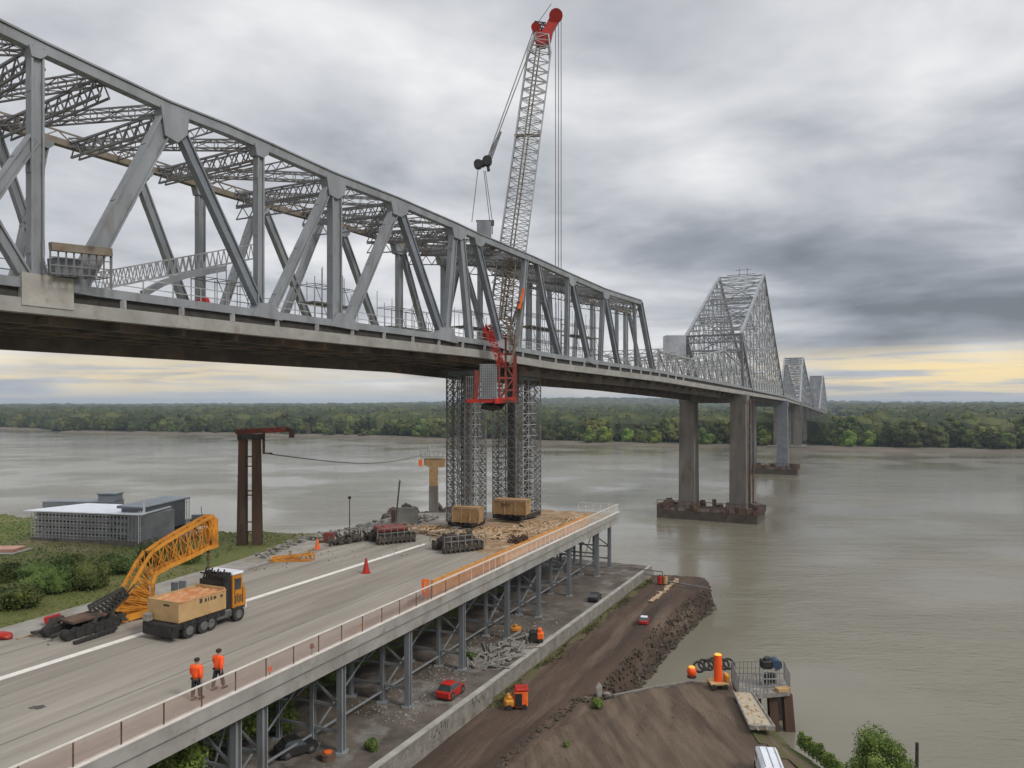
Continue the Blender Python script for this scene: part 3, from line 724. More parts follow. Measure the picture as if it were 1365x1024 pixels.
# far truss
ftp = [(-330,50),(-100,137),(0,166),(60,184),(215,231),(300,258),(380,281),(460,303),(540,328),(640,352),(700,372),(760,392),(806,408),(838,417)]
for a, b in zip(ftp[:-1], ftp[1:]):
    q = MB(); pa, pb = FP(*a), FP(*b); q.bar(pa, pb, .55, .42)
    n = max(4, int((pb-pa).length/1.6)); q.lat2(pa+V((0,0,.2)), pb+V((0,0,.2)), .55, (0,0,1), n, .10, .07); q.build('top_chord', 'brownsteel', br)
def fbot(px, dz=1.45):
    Y = 59.7/(.62-U(px)); return 540 - (sof(Y-5.8)+dz)/Y*1000
fm = [((-90,135),(-20,fbot(-20)),.5,'steel'),((-10,165),(75,fbot(75)),.5,'steel'),((60,185),(10,fbot(10)),.5,'steel'),
 ((185,238),(258,fbot(258)),.62,'steel'),((200,228),(140,300),.4,'steel'),((267,250),(267,fbot(267)),.62,'steel'),
 ((338,290),(288,fbot(288)),.55,'steel'),((350,275),(422,fbot(422)),.62,'steel'),((428,295),(368,fbot(368)),.6,'steel'),((455,308),(510,fbot(510)),.62,'steel'),
 ((532,330),(532,fbot(532)),.7,'steel'),((537,338),(573,fbot(573)),.6,'steel'),((592,342),(592,fbot(592)),.75,'steel'),((612,350),(585,fbot(585)),.5,'steel'),
 ((618,350),(655,fbot(655)),.5,'steel'),((640,352),(640,fbot(640)),.5,'steel'),((705,375),(705,fbot(705)),.8,'steel'),((718,380),(718,fbot(718)),.5,'steel'),
 ((732,385),(738,fbot(738)),.5,'steel'),((790,405),(790,fbot(790)),.9,'steel'),((770,395),(765,fbot(765)),.5,'steel'),((822,415),(822,fbot(822)),.5,'steel'),((834,416),(834,fbot(834)),1.0,'steel'),((838,416),(858,fbot(858)),.6,'steel')]
for a, b, w, m in fm: member(a, b, w, .5, m, 'vertical_post' if abs(a[0]-b[0]) < 9 else 'diagonal', far=True)
for px in (60,192,267,347,455,532,592): gusset(px, np.interp(px,[a for a,_ in ftp],[b for _,b in ftp])+5, 18, 16, True)
# lateral lattice bracing between the two top chords
Ynodes = [31.5] + [46.76/(.62-U(p)) for p in (47, 135, 229, 345, 445, 529, 609, 660, 707, 760, 805, 853)]
def ztop(Y):
    px = 682.5+1000*(.62-46.76/Y); return (540-chy(px))*Y/1000
fY = [59.7/(.62-U(a)) for a,_ in ftp]; fZ = [(540-b)*y/1000 for (_,b),y in zip(ftp,fY)]
def ztopf(Y): return float(np.interp(Y, fY, fZ))
def tn(Y): return BP(Y, .1, ztop(Y)+.05)
def tf(Y): a = BP(Y, W_B-.2, 0); return V((a.x,a.y,ztopf(a.y)+.1))
for i, Y in enumerate(Ynodes):
    a, b = tn(Y), tf(Y); q = MB()
    q.lat2(a-V((0,0,.95)), b-V((0,0,.95)), .95, (0,0,1), 9, .13, .07)
    off = V((.62,1,0)).normalized()*.5; q.lat2(a-V((0,0,.95))+off, b-V((0,0,.95))+off, .95, (0,0,1), 9, .10, .06); q.build('lateral_strut', 'lat', br)
    if i+1 < len(Ynodes):
        Yb = Ynodes[i+1]
        for (p0, p1) in (((tf(Y), tn(Yb)),) if i < 6 else ((tn(Y), tf(Yb)), (tf(Y), tn(Yb)))):
            q = MB(); q.lat4(p0-V((0,0,.05)), p1-V((0,0,.05)), .55, .55, 9, .09, .045); q.build('lateral_brace', 'lat', br)
        for t in ((.5,) if 2 < i < 6 else (.33, .66) if i >= 6 else ()):
            Ym = Y+(Yb-Y)*t; q = MB(); q.lat2(tn(Ym)-V((0,0,.2)), tf(Ym)-V((0,0,.2)), .5, (0,0,1), 10, .08, .05); q.build('lateral_rod', 'lat', br)
# slatted ceiling grid toward the end of the first span
q = MB()
for Y in np.arange(72, 103, .9): q.bar(tn(Y)-V((0,0,.5)), tf(Y)-V((0,0,.5)), .07, .16)
for t in np.linspace(.1,.9,7):
    q.bar(tn(72).lerp(tf(72),t)-V((0,0,.4)), tn(102).lerp(tf(102),t)-V((0,0,.4)), .09, .09)
o = q.build('roof_grating', 'latlight', br); o['kind'] = 'stuff'
# sway frames inside (knee lattices at posts)
for Y in Ynodes[5:]:
    q = MB(); a, b = tn(Y)-V((0,0,1.0)), tf(Y)-V((0,0,1.0)); mid = a.lerp(b,.5)
    q.lat2(a-V((0,0,1.0)), b-V((0,0,1.0)), .9, (0,0,1), 7, .10, .06); q.build('sway_frame', 'lat', br)
# portal at the end of the first span
q = MB(); a, b = tn(103.0), tf(103.0)
q.lat4(a-V((0,0,.8)), b-V((0,0,.8)), 1.2, 1.2, 10, .14, .08, cross=True); q.build('portal_frame', 'latlight', br)
# deck edge railing of bridge
def brail(Ya, Yb, lat, step, name='edge_rail'):
    q = MB(); Ys = np.arange(Ya, Yb, step)
    for i, Y in enumerate(Ys):
        z = sof(Y)+1.7; q.bar(BP(Y,lat,z-.3), BP(Y,lat,z+1.0), .06)
        if i: 
            for h in (.5, 1.0): q.bar(BP(Ys[i-1],lat,sof(Ys[i-1])+1.7+h), BP(Y,lat,z+h), .05)
    return q.build(name, 'latlight', br)
brail(25, 108, 1.0, 1.6); brail(25, 108, W_B-1.0, 1.6); brail(108, 420, .0, 3.0); brail(108, 420, W_B, 3.0)
# ---- open lattice between first span and first peak
for lat in (0, W_B):
    q = MB(); Ys = np.linspace(110, 148, 13)
    hh = [3.0+3.2*max(0, 1-abs(i-9)/5) for i in range(13)]
    for i in range(12):
        a, b = BP(Ys[i],lat,sof(Ys[i])+1.5), BP(Ys[i+1],lat,sof(Ys[i+1])+1.5)
        q.bar(a+V((0,0,hh[i])), b+V((0,0,hh[i+1])), .28)
        q.bar(a, a+V((0,0,hh[i])), .22); q.bar(a, b+V((0,0,hh[i+1])), .16); q.bar(b, a+V((0,0,hh[i])), .16)
    q.build('pony_truss', 'latmid', br)
for Y in np.linspace(112,146,8):
    q = MB(); z = sof(Y)+4.4; q.lat2(BP(Y,0,z), BP(Y,W_B,z), .6, (0,0,1), 6, .12, .08); q.build('lateral_strut', 'latlight', br)
# ---- peaked trusses
def peak(nodes, npan, wch, wbr, mats=('steel','latmid'), panel=None):
    # nodes: (Y, z) outline over the deck from first to last
    root = MB()
    Ys = [n[0] for n in nodes]; Zs = [n[1] for n in nodes]
    for lat in (0, W_B):
        for (ya,za),(yb,zb) in zip(nodes[:-1], nodes[1:]): root.bar(BP(ya,lat,za), BP(yb,lat,zb), wch)
    o = root.build('peaked_truss', mats[0], br)
    st = np.linspace(Ys[0], Ys[-1], npan+1)
    web = MB()
    for lat in (0, W_B):
        for i in range(npan):
            ya, yb = st[i], st[i+1]; za, zb = np.interp(ya,Ys,Zs), np.interp(yb,Ys,Zs)
            ba, bb = sof(ya)+1.5, sof(yb)+1.5
            web.bar(BP(yb,lat,bb), BP(yb,lat,zb), wbr*1.5)
            nl = max(1, int((max(za,zb)-ba)/5))
            for k in range(nl):
                f0, f1 = k/nl, (k+1)/nl
                A = BP(ya,lat,ba+(za-ba)*f0); B = BP(yb,lat,bb+(zb-bb)*f1); C = BP(ya,lat,ba+(za-ba)*f1); D = BP(yb,lat,bb+(zb-bb)*f0)
                web.bar(A,B,wbr); web.bar(C,D,wbr); web.bar(C,B,wbr)
    web.build('web_bracing', mats[1], o)
    lt = MB()
    for (ya,za),(yb,zb) in zip(nodes[:-1], nodes[1:]):
        ln = math.hypot(yb-ya, zb-za); n = max(1, int(ln/3.4))
        for i in range(n+1):
            t = i/n; y, z = ya+(yb-ya)*t, za+(zb-za)*t
            lt.bar(BP(y,0,z), BP(y,W_B,z), wbr*1.1)
            if i < n:
                y2, z2 = ya+(yb-ya)*(i+1)/n, za+(zb-za)*(i+1)/n
                lt.bar(BP(y,0,z), BP(y2,W_B,z2), wbr*.8); lt.bar(BP(y,W_B,z), BP(y2,0,z2), wbr*.8)
    lt.build('lateral_bracing', mats[1], o)
    if panel:
        pn = MB()
        for (y0,z0,y1,z1) in panel:
            pn.add([BP(y0,0,z0),BP(y0,W_B,z0),BP(y1,W_B,z1),BP(y1,0,z1)], [(0,1,2,3)])
            pn.add([BP(y0+.3,0,z0),BP(y0+.3,W_B,z0),BP(y1+.3,W_B,z1),BP(y1+.3,0,z1)], [(3,2,1,0)])
        pn.build('sheet_panel', 'steel', o)
    return o
pk = peak([(152,sof(152)+1.5),(149,14.0),(190,33.0),(250,sof(250)+1.5)], 17, .6, .14)
# end posts and inner frame over the first river pier
q = MB()
for lat in (0, W_B): q.bar(BP(165,lat,sof(165)+1.5), BP(149,lat,14), .75)
q.lat4(BP(149,0,13.4), BP(149,W_B,13.4), 1.5, 1.5, 9, .16, .1, cross=True)
q.bar(BP(149,0,11), BP(149,W_B,11), .3); q.build('portal_frame', 'steel', br)
q = MB(); a = BP(149, W_B, 0); 
q.box((a.x-4.4, a.y-1.5, 9.6), (a.x-.3, a.y+1.5, 14.2)); q.build('end_housing', 'galv', br)
q = MB()   # mid-height frames inside the first peak
for y, z in ((165,20),(178,26)):
    q.lat4(BP(y,0,z-1), BP(y,W_B,z-1), 1.2, 1.2, 7, .14, .09, cross=True); q.bar(BP(y,0,z-8), BP(y,W_B,z-8), .3); q.bar(BP(y,0,z-8), BP(y,W_B,z-1), .2); q.bar(BP(y,W_B,z-8), BP(y,0,z-1), .2)
for z in (8,14,20,26): q.bar(BP(190,0,z), BP(190,W_B,z), .3); q.bar(BP(190,0,z), BP(190,W_B,z+6), .2); q.bar(BP(190,W_B,z), BP(190,0,z+6), .2)
q.build('sway_frame', 'latmid', br)
q = MB(); q.bar(BP(190,2,33.4), BP(190,9,33.4), .15); q.bar(BP(190,4,33), BP(190,4,35), .12); q.bar(BP(190,6,33), BP(190,6,35), .12); q.bar(BP(190,3,34.6), BP(190,7,34.6), .10); q.build('maintenance_frame', 'lat', br)
peak([(430,sof(430)+1.5),(484,30.5),(492,30.5),(580,sof(580)+1.5)], 14, 1.0, .35, panel=[(484,30.3,476,26.0)])
peak([(640,sof(640)+1.5),(686,26.5),(696,26.5),(800,sof(800)+1.5)], 12, 1.1, .5, panel=[(686,26,672,16)])
# ---- piers
def pier(Y, zb, w, cap, legs=(0.4, W_B-.4), m='conc_dark', extra=False):
    zt = sof(Y)-.01
    root = MB(); 
    a, b = BP(Y,legs[0]-w/2,zt-cap/2), BP(Y,legs[-1]+w/2,zt-cap/2); root.bar(a, b, w*.9, cap); o = root.build('pier_cap', m, br)
    for l in legs:
        c = BP(Y,l,0); mm = MB(); mm.bar(V((c.x,c.y,zb)), V((c.x,c.y,zt-cap)), w, w*1.15, up=V((sl(Y),1,0)).normalized(), w2=w*.9, h2=w); mm.build('pier_leg', m, br)
    return o
pier(150, WZ+1.2, 3.3, 1.7)
q = MB(); c = BP(150, -1.6, 0)      # rusted pipes on the near leg
q.cyl((c.x,c.y,WZ+1),(c.x,c.y,sof(150)-1), .22); q.cyl((c.x+.8,c.y+.3,WZ+1),(c.x+.8,c.y+.3,sof(150)-1), .16)
for z in range(-20, 0, 4): q.bar((c.x,c.y,z),(c.x-.4,c.y+1.2,z), .14)
q.build('service_pipe', 'rust', br)
pier(250, WZ+1.2, 3.6, 2.0, m='steel2')
pier(400, -23, 4.2, 2.2, (0.5, 5.5, 10.5)); 
for Y in (440, 480, 520, 560, 600, 640, 680, 720, 760, 800, 840): pier(Y, -25, 2.8, 1.6, (0.5, 5.5, 10.5))
q = MB(); q.poly([BP(388,-4,-24.5),BP(412,-4,-24.5),BP(412,W_B+4,-24.5),BP(388,W_B+4,-24.5)], (0,0,1), 3.0); q.build('pier_footing', 'conc_dark', br)
# ---- caissons (rusty fender barges) at two piers
def barge(Y, l0, l1, hw, label):
    c = BP(Y, 5.5, WZ); o = thing('pier_barge', label, 'barge', c, group='rusty fender barges around the river piers')
    q = MB(); pts = [BP(Y-hw,l0,WZ-.6), BP(Y+hw,l0,WZ-.6), BP(Y+hw,l1,WZ-.6), BP(Y-hw,l1,WZ-.6)]
    q.poly(pts, (0,0,1), 2.3); q.build('hull', 'hull', o)
    zt = WZ+1.7; rr = random.Random(int(Y)); q = MB()
    for i in range(90):
        t = rr.random(); s_ = rr.choice((0,1,2,3))
        if s_ == 0: p = BP(Y-hw+.3, l0+(l1-l0)*t, zt)
        elif s_ == 1: p = BP(Y+hw-.3, l0+(l1-l0)*t, zt)
        elif s_ == 2: p = BP(Y-hw+2*hw*t, l0+.3, zt)
        else: p = BP(Y-hw+2*hw*t, l1-.3, zt)
        sx, sy, sz = rr.uniform(.3,1.2), rr.uniform(.3,1.0), rr.uniform(.3,1.6)
        q.box((p.x-sx/2,p.y-sy/2,zt),(p.x+sx/2,p.y+sy/2,zt+sz))
    q.build('rusty_fender', 'rust', o)['kind'] = 'stuff'
    q = MB(); prev = None
    for i in range(15):
        p = BP(Y-hw+.2, l0+(l1-l0)*i/14, zt); q.bar(p, p+V((0,0,1.9)), .14)
        if prev is not None: q.bar(prev+V((0,0,1.9)), p+V((0,0,1.9)), .12); q.bar(prev+V((0,0,1.0)), p+V((0,0,1.0)), .1)
        prev = p
    q.build('rail', 'rust', o)
    q = MB(); p = BP(Y-hw*.4, l0+.6, zt); q.bev((p.x-1.2,p.y-1,zt),(p.x+1.0,p.y+1.2,zt+1.9),.1); q.build('deck_house', 'hull', o); q = MB(); p = BP(Y, l1-1, zt); q.bev((p.x-1,p.y-1,zt),(p.x+1,p.y+1,zt+1.4),.1); q.build('deck_house', 'hull', o)
barge(149, -4.2, 15.5, 4.2, 'rust-brown barge platform around the nearest pair of bridge legs in the river')
barge(250, -4.5, 16, 5.0, 'rust-brown barge platform around the second, farther pair of bridge legs')
# ================================================================== SCAFFOLD TOWERS under the bridge
def tower(cx, cy, w, dd, zt, label, core, lean):
    o = thing('scaffold_tower', label, 'scaffold tower', (cx, cy, DZ), group='lattice support towers under the bridge')
    m = sl(78); a = V((m,1,0)).normalized(); b = V((-1,m,0)).normalized()*1.0; c = V((cx,cy,0))
    z0 = DZ+.9; n = 12
    cn = [c - a*dd/2 - b*w/2, c + a*dd/2 - b*w/2, c + a*dd/2 + b*w/2, c - a*dd/2 + b*w/2]
    for p in cn:
        q = MB(); q.lat4(V((p.x,p.y,z0)), V((p.x,p.y,zt)), .66, .66, 26, .11, .055, up=(0,1,0), cross=True); q.build('leg', 'lat', o)
    q = MB()
    for k in range(4):
        p, r_ = cn[k], cn[(k+1)%4]; mid = p.lerp(r_,.5)
        q.bar(V((mid.x,mid.y,z0)), V((mid.x,mid.y,zt)), .12)
        for i in range(n):
            za, zb = z0+(zt-z0)*i/n, z0+(zt-z0)*(i+1)/n
            q.bar(V((p.x,p.y,za)), V((r_.x,r_.y,za)), .09); 
            q.bar(V((p.x,p.y,za)), V((mid.x,mid.y,zb)), .06); q.bar(V((mid.x,mid.y,za)), V((r_.x,r_.y,zb)), .06)
            q.bar(V((r_.x,r_.y,za)), V((mid.x,mid.y,zb)), .06)
            q.bar(V((p.x,p.y,(za+zb)/2)), V((r_.x,r_.y,(za+zb)/2)), .05); q.bar(V((r_.x,r_.y,zb)), V((mid.x,mid.y,za)), .06); q.bar(V((p.x,p.y,zb)), V((mid.x,mid.y,za)), .05); qq = p.lerp(mid,.5); q.bar(V((qq.x,qq.y,za)), V((qq.x,qq.y,zb)), .05); qq = r_.lerp(mid,.5); q.bar(V((qq.x,qq.y,za)), V((qq.x,qq.y,zb)), .05)
    q.build('bracing', 'latmid', o)
    q = MB()
    for (ox, oy, ww) in core: q.bar(c+a*ox+b*oy+V((0,0,z0)), c+a*ox+b*oy+V((0,0,zt)), ww, ww, up=a)
    q.build('inner_column', 'conc_dark', o)
    q = MB(); q.poly([V((p.x,p.y,0))+V((0,0,zt)) + (V((p.x,p.y,0))-c)*.12 for p in cn], (0,0,1), .5); q.build('head_beam', 'steel2', o)
    q = MB(); q.poly([V((p.x,p.y,DZ+.45)) + (V((p.x,p.y,0))-c)*.15 for p in cn], (0,0,1), .45); q.build('base_frame', 'dark', o)
    for i in (3, 7):    # work floors
        z = z0+(zt-z0)*i/n; q = MB(); q.poly([V((p.x,p.y,z)) for p in cn], (0,0,1), .06); 
    return o
tower(-4.7, 77.5, 2.3, 2.6, sof(77)-1.2, 'narrower left lattice tower propping the bridge above a wooden crate', [(.5,.1,.8)], 0)
tower(.55, 83.2, 3.0, 4.0, sof(84)-1.2, 'wider right lattice tower propping the bridge at the deck end', [(-.5,.2,1.0),(1.4,-.5,.55)], 0)
def crate(px, py, Yc, w, dp_, h, label):
    c = P(px, py, Yc); o = thing('timber_crate', label, 'crate', (c.x, c.y, c.z), rotz=-R(20))
    q = MB(); q.bev((-w/2,-dp_/2,.25),(w/2,dp_/2,h),.04); q.build('box', 'crate', o, world=False)
    q = MB()
    for x in np.linspace(-w/2, w/2, 4): q.box((x-.06,-dp_/2-.05,.22),(x+.06,-dp_/2,h+.02))
    q.box((-w/2,-dp_/2-.04,h-.16),(w/2,-dp_/2-.005,h-.02)); q.box((-w/2-.03,-dp_/2,h+.002),(w/2+.03,dp_/2,h+.05)); q.build('batten', 'wood', o, world=False)
    q = MB()
    for x in (-w/2+.2, 0, w/2-.2): q.box((x-.1,-dp_/2,0),(x+.1,dp_/2,.25))
    q.build('skid', 'dark', o, world=False); return o
crate(624, 699, 75.0, 2.8, 1.3, 1.75, 'tan wooden crate at the foot of the left lattice tower')
c2 = crate(683, 688, 79.8, 3.6, 1.7, 1.8, 'tan wooden crate with stencilled mark at the foot of the right lattice tower')
q = MB()
for i in range(4): q.box((-.9+i*.26,-.913,1.15),(-.75+i*.26,-.903,1.42))
q.box((-.9,-.910,1.15),(.03,-.902,1.18))
q.build('stencil', 'rust', c2, world=False)
# ================================================================== RED WORK CAGE on the pier head
c = P(655, 537, 70.5)
o = thing('work_cage', 'red steel work platform with cage hung below the bridge deck at the lattice towers', 'work platform', c)
q = MB(); q.box((c.x-2.3,c.y-1.1,c.z),(c.x+1.0,c.y+1.3,c.z+.35)); q.bar((c.x+.3,c.y-1.15,c.z+.15),(c.x+2.3,c.y-.4,c.z+.3), .25, .5); q.build('red_platform', 'redp', o)
q = MB(); q.box((c.x+1.0,c.y-1.0,c.z),(c.x+2.4,c.y+1.3,c.z+.3)); q.build('side_platform', 'red2', o)
q = MB()
for i in range(9):
    x = c.x-1.0+i*.19; q.bar((x,c.y-1.15,c.z+.35),(x,c.y-1.15,c.z+3.6), .05)
for k in range(14): q.bar((c.x-1.05,c.y-1.16,c.z+.4+k*.24),(c.x+.6,c.y-1.16,c.z+.4+k*.24), .04)
q.build('mesh_cage', 'latlight', o)
q = MB(); q.box((c.x-.9,c.y-1.0,c.z+.36),(c.x+.5,c.y-.2,c.z+3.5)); q.build('cage_housing', 'steel2', o)
q = MB()
for i in range(7):
    x = c.x-2.3+i*.2; q.bar((x,c.y-1.0,c.z+.35),(x,c.y-1.0,c.z+2.4), .06)
for h in (.9,1.6,2.4): q.bar((c.x-2.3,c.y-1.0,c.z+h),(c.x-1.0,c.y-1.0,c.z+h), .07)
q.build('guard_rail', 'lat', o)
q = MB()
for x, y in ((.75,-1.0),(1.35,-.8),(2.1,-.5),(2.3,.9)): q.bar((c.x+x,c.y+y,c.z+.3),(c.x+x,c.y+y,c.z+(5.9 if x in (1.35,2.1) else 4.6)), .2)
for h in (1.2,2.3,3.4,4.5): q.bar((c.x+.75,c.y-.95,c.z+h),(c.x+2.2,c.y-.45,c.z+h), .16)
q.bar((c.x+.75,c.y-1,c.z+.4),(c.x+2.1,c.y-.5,c.z+2.3),.12); q.bar((c.x+.75,c.y-1,c.z+4.3),(c.x+2.1,c.y-.5,c.z+2.3),.12); q.bar((c.x-1.4,c.y-.9,c.z+.4),(c.x-1.3,c.y-.9,c.z+3),.4)
q.build('red_mast', 'red2', o)
q = MB(); q.lat4(P(668,486,69.6), P(652,442,69.6), .6, .65, 7, .07, .04, cross=True); q.build('red_chute', 'redp', o)
q = MB(); q.bar(P(680,486,69.4), P(697,430,69.4), .3,.22); q.lat4(P(683,470,69.6), P(678,425,69.6), .5,.5,7,.09,.05); q.build('spreader', 'brownsteel', o)
q = MB(); q.lump((c.x+.1,c.y,c.z-.35), (1.2,.9,.5), 3, .2); q.build('drive_unit', 'black', o)
# ================================================================== TALL CRANE
foot = P(668, 490, 79.0); foot.z = sof(77)+.9
cr_ = thing('lattice_crane', 'very tall grey lattice boom crane with red head rising through the bridge truss', 'crane', foot)
bt = P(722, 48, 82)
q = MB(); b0 = foot+V((0,0,2.2)); k1 = b0.lerp(bt,.12); k2 = b0.lerp(bt,.93)
q.lat4(b0, k1, 1.2, 2.9, 4, .16, .08, d0=.8, d1=2.0); q.lat4(k1, k2, 2.9, 2.5, 24, .15, .065, d0=2.0, d1=1.9, cross=True); q.lat4(k2, bt, 2.5, 1.4, 3, .14, .07, d0=1.9, d1=1.0)
q.build('boom', 'latlight', cr_)
q = MB(); axd = (bt-b0).normalized(); 
q.bar(b0.lerp(bt,.05)+V((.1,-.3,0)), bt+V((0,-.2,0)), .16); q.bar(b0.lerp(bt,.05)+V((-.25,-.3,0)), bt+V((-.4,-.2,0)), .16); q.build('boom_pendant', 'brownsteel', cr_)
q = MB(); m_ = b0.lerp(bt,.66); q.bar(m_+V((-1.5,0,0)), m_+V((1.4,0,0)), .3, .25); q.build('boom_frame', 'brownsteel', cr_)
q = MB(); q.poly([P(716,58,81.5),P(727,60,81.5),P(735,52,81.5),P(738,38,81.5),P(747,22,81.5),P(744,16,81.5),P(735,18,81.5),P(727,34,81.5),P(722,42,81.5),P(713,30,81.5),P(710,38,81.5)], (0,1,0), 1.0)
q.cyl(P(741,21,81.2), P(741,21,82.8), .75, n=14); q.cyl(P(714,36,81.2), P(714,36,82.8), .5, n=12); q.build('boom_head', 'redp', cr_)
q = MB(); q.lat4(P(712,34,82), P(727,36,82), .6, .6, 4, .1, .06); q.build('head_winch', 'dark', cr_)
for i, x in enumerate((740.5, 744.5, 748)):
    q = MB(); a = P(x, 22, 86); q.cyl(a, V((a.x,a.y,4.7)), .05, n=6); q.build('hoist_rope', 'lat', cr_)
hb = P(645, 218, 78)
for dx_ in (0, .45):
    q = MB(); q.cyl(P(712,38,81.5)+V((dx_,0,0)), hb+V((.35+dx_*.4,0,.5)), .06, n=6); q.build('hoist_rope', 'lat', cr_)
q = MB(); q.cyl(P(709,42,81.5), P(735,5,80), .035, n=5); q.build('hoist_rope', 'lat', cr_)
q = MB(); q.lat4(P(652,212,78.1), P(667,176,78.8), .6, .2, 7, .07, .04, d0=.3, d1=.15); q.build('hook_link', 'lat', cr_)
q = MB(); q.bev((hb.x-.95,hb.y-.35,hb.z-.35),(hb.x+.1,hb.y+.35,hb.z+.3),.1); q.cyl((hb.x-.6,hb.y-.4,hb.z-.1),(hb.x-.6,hb.y+.4,hb.z-.1),.45); q.cyl((hb.x+.35,hb.y-.4,hb.z+.25),(hb.x+.35,hb.y+.4,hb.z+.25),.5)
q.bar((hb.x+.4,hb.y,hb.z-.1),(hb.x+.5,hb.y,hb.z-.8),.3); q.build('hook_block', 'black', cr_)
for a, b in (((637,227),(629,296)),((645,228),(653,296)),((647,228),(657,300))):
    q = MB(); q.cyl(P(*a,78), P(*b,78), .045, n=6); q.build('sling', 'lat', cr_)
q = MB(); f = foot; q.box((f.x-1.6,f.y-1.3,f.z+.9),(f.x+1.5,f.y+1.8,f.z+2.2)); q.box((f.x-1.9,f.y-.9,f.z+1.2),(f.x-1.3,f.y+.6,f.z+3.0)); q.build('crane_house', 'redp', cr_)
for sx in (-1.5, 1.1):
    q = MB(); q.bev((f.x+sx,f.y-2.2,f.z),(f.x+sx+.7,f.y+2.4,f.z+.9),.2); q.build('crawler_track', 'dark', cr_)
q = MB(); q.lat4(f+V((-.8,-.6,2)), P(652,438,77), .8, .9, 6, .13, .07); q.build('back_mast', 'redp', cr_)
q = MB(); q.lat4(f+V((1.0,-.8,1)), P(694,402,76), .6, .35, 12, .07, .05); q.build('side_jib', 'brownsteel', cr_)
q = MB(); q.bar(P(692,412,76), P(698,384,76), .4,.35, w2=.18,h2=.2); q.build('jib_tip', 'orange', cr_)
q = MB(); q.lat4(f+V((.2,-1.6,1.0)), f+V((1.0,-1.6,10.5)), 1.2,1.2,10,.13,.07,cross=True); q.build('climbing_mast', 'brownsteel', cr_)
# the load under the hook
o = thing('hoisted_panel', 'grey box panel with dark bracket hanging above the truss from the crane hook', 'panel', P(646,316,79))
c = P(646,316,79); q = MB(); q.box((c.x-.8,c.y-.5,c.z-1.2),(c.x+.7,c.y+.5,c.z+1.6)); q.build('panel_box', 'steel', o)
q = MB(); q.bar((c.x-.9,c.y,c.z+1.68),(c.x+1.0,c.y,c.z+1.68),.2,.16); q.bar((c.x+.8,c.y,c.z+1.7),(c.x+.8,c.y,c.z+.3),.1); q.box((c.x+.65,c.y-.15,c.z+1.2),(c.x+1.0,c.y+.15,c.z+1.7)); q.build('bracket', 'dark', o)
# ================================================================== scaffolds and gear on the bridge deck
def scaf(Y, lat, ln, wd, h, nb, label, walk=True):
    z = sof(Y)+.86; c = BP(Y,lat,z); o = thing('deck_scaffold', label, 'scaffold', c, group='pipe scaffolds on the bridge deck')
    a = V((.62,1,0)).normalized(); b = V((-1,.62,0)).normalized()
    q = MB(); lv = max(2, int(h/1.6))
    for i in range(nb+1):
        for j in (0,1):
            p = c + a*(ln*(i/nb-.5)) + b*(wd*(j-.5)); hh = h*(1 + .22*math.sin(i*2.3+j))
            q.bar(p, p+V((0,0,hh)), .055)
    q.build('standard', 'latlight', o)
    q = MB()
    for k in range(1, lv+1):
        zz_ = V((0,0,h*k/(lv+.4)))
        for j in (0,1): q.bar(c-a*ln/2+b*(wd*(j-.5))+zz_, c+a*ln/2+b*(wd*(j-.5))+zz_, .05)
        for i in range(nb+1): q.bar(c+a*(ln*(i/nb-.5))-b*wd/2+zz_, c+a*(ln*(i/nb-.5))+b*wd/2+zz_, .045)
        for i in range(nb):
            if (i+k)%2: q.bar(c+a*(ln*(i/nb-.5))-b*wd/2+zz_, c+a*(ln*((i+1)/nb-.5))-b*wd/2+zz_-V((0,0,h/(lv+.4))), .04)
    q.build('ledger', 'lat', o)
    if walk:
        q = MB(); zz_ = V((0,0,h*max(1,lv-1)/(lv+.4)+.06)); q.poly([c-a*ln/2-b*wd/2+zz_, c+a*ln/2-b*wd/2+zz_, c+a*ln/2+b*wd/2+zz_, c-a*ln/2+b*wd/2+zz_], (0,0,1), .05); q.build('plank', 'gravewhite', o)
    return o
scaf(52, 8.0, 5, 1.6, 4.6, 5, 'pipe scaffold standing just right of the small red loader on the bridge')
scaf(60, 7.0, 5, 1.8, 5.2, 6, 'pipe scaffold inside the truss behind the two crossing grey diagonals')
scaf(68, 6.5, 6, 1.8, 4.4, 6, 'pipe scaffold left of the thick vertical post nearest the crane')
scaf(79, 8.0, 5, 2.0, 6.0, 6, 'tall pipe scaffold beside the red crane base on the bridge')
scaf(88, 5.0, 8, 2.0, 6.5, 8, 'pipe scaffold just right of the crane inside the truss')
scaf(97, 5.0, 7, 2.0, 6.5, 7, 'pipe scaffold near the sloping end posts of the first span')
scaf(29, 7.5, 6, 2.2, 3.4, 6, 'pipe scaffold at the far left edge behind the thick grey post')
# sloping lattice walkway
o = thing('lattice_gangway', 'long sloping lattice gangway with handrails rising behind the truss diagonals at left', 'gangway', FP(140,388))
a, b = P(135,386,47), P(338,345,58); q = MB(); q.lat2(a, b, 1.1, (0,0,1), 24, .09, .05); n_ = V((-.85,.527,0))
q.lat2(a+n_*1.3, b+n_*1.3, 1.1, (0,0,1), 24, .08, .05)
for i in range(26): p = a.lerp(b, i/25); q.bar(p, p+n_*1.3, .05)
q.build('lattice_side', 'latlight', o)
q = MB(); q.poly([a, b, b+n_*1.3, a+n_*1.3], (0,0,1), .06); q.build('walkway', 'steel', o)
q = MB(); pts = [P(190,392,48),P(215,378,49.5),P(245,368,51),P(300,358,54)]
for u_, w_ in zip(pts[:-1], pts[1:]): q.bar(u_, w_, .3, .4)
q.build('curved_beam', 'steel', o)
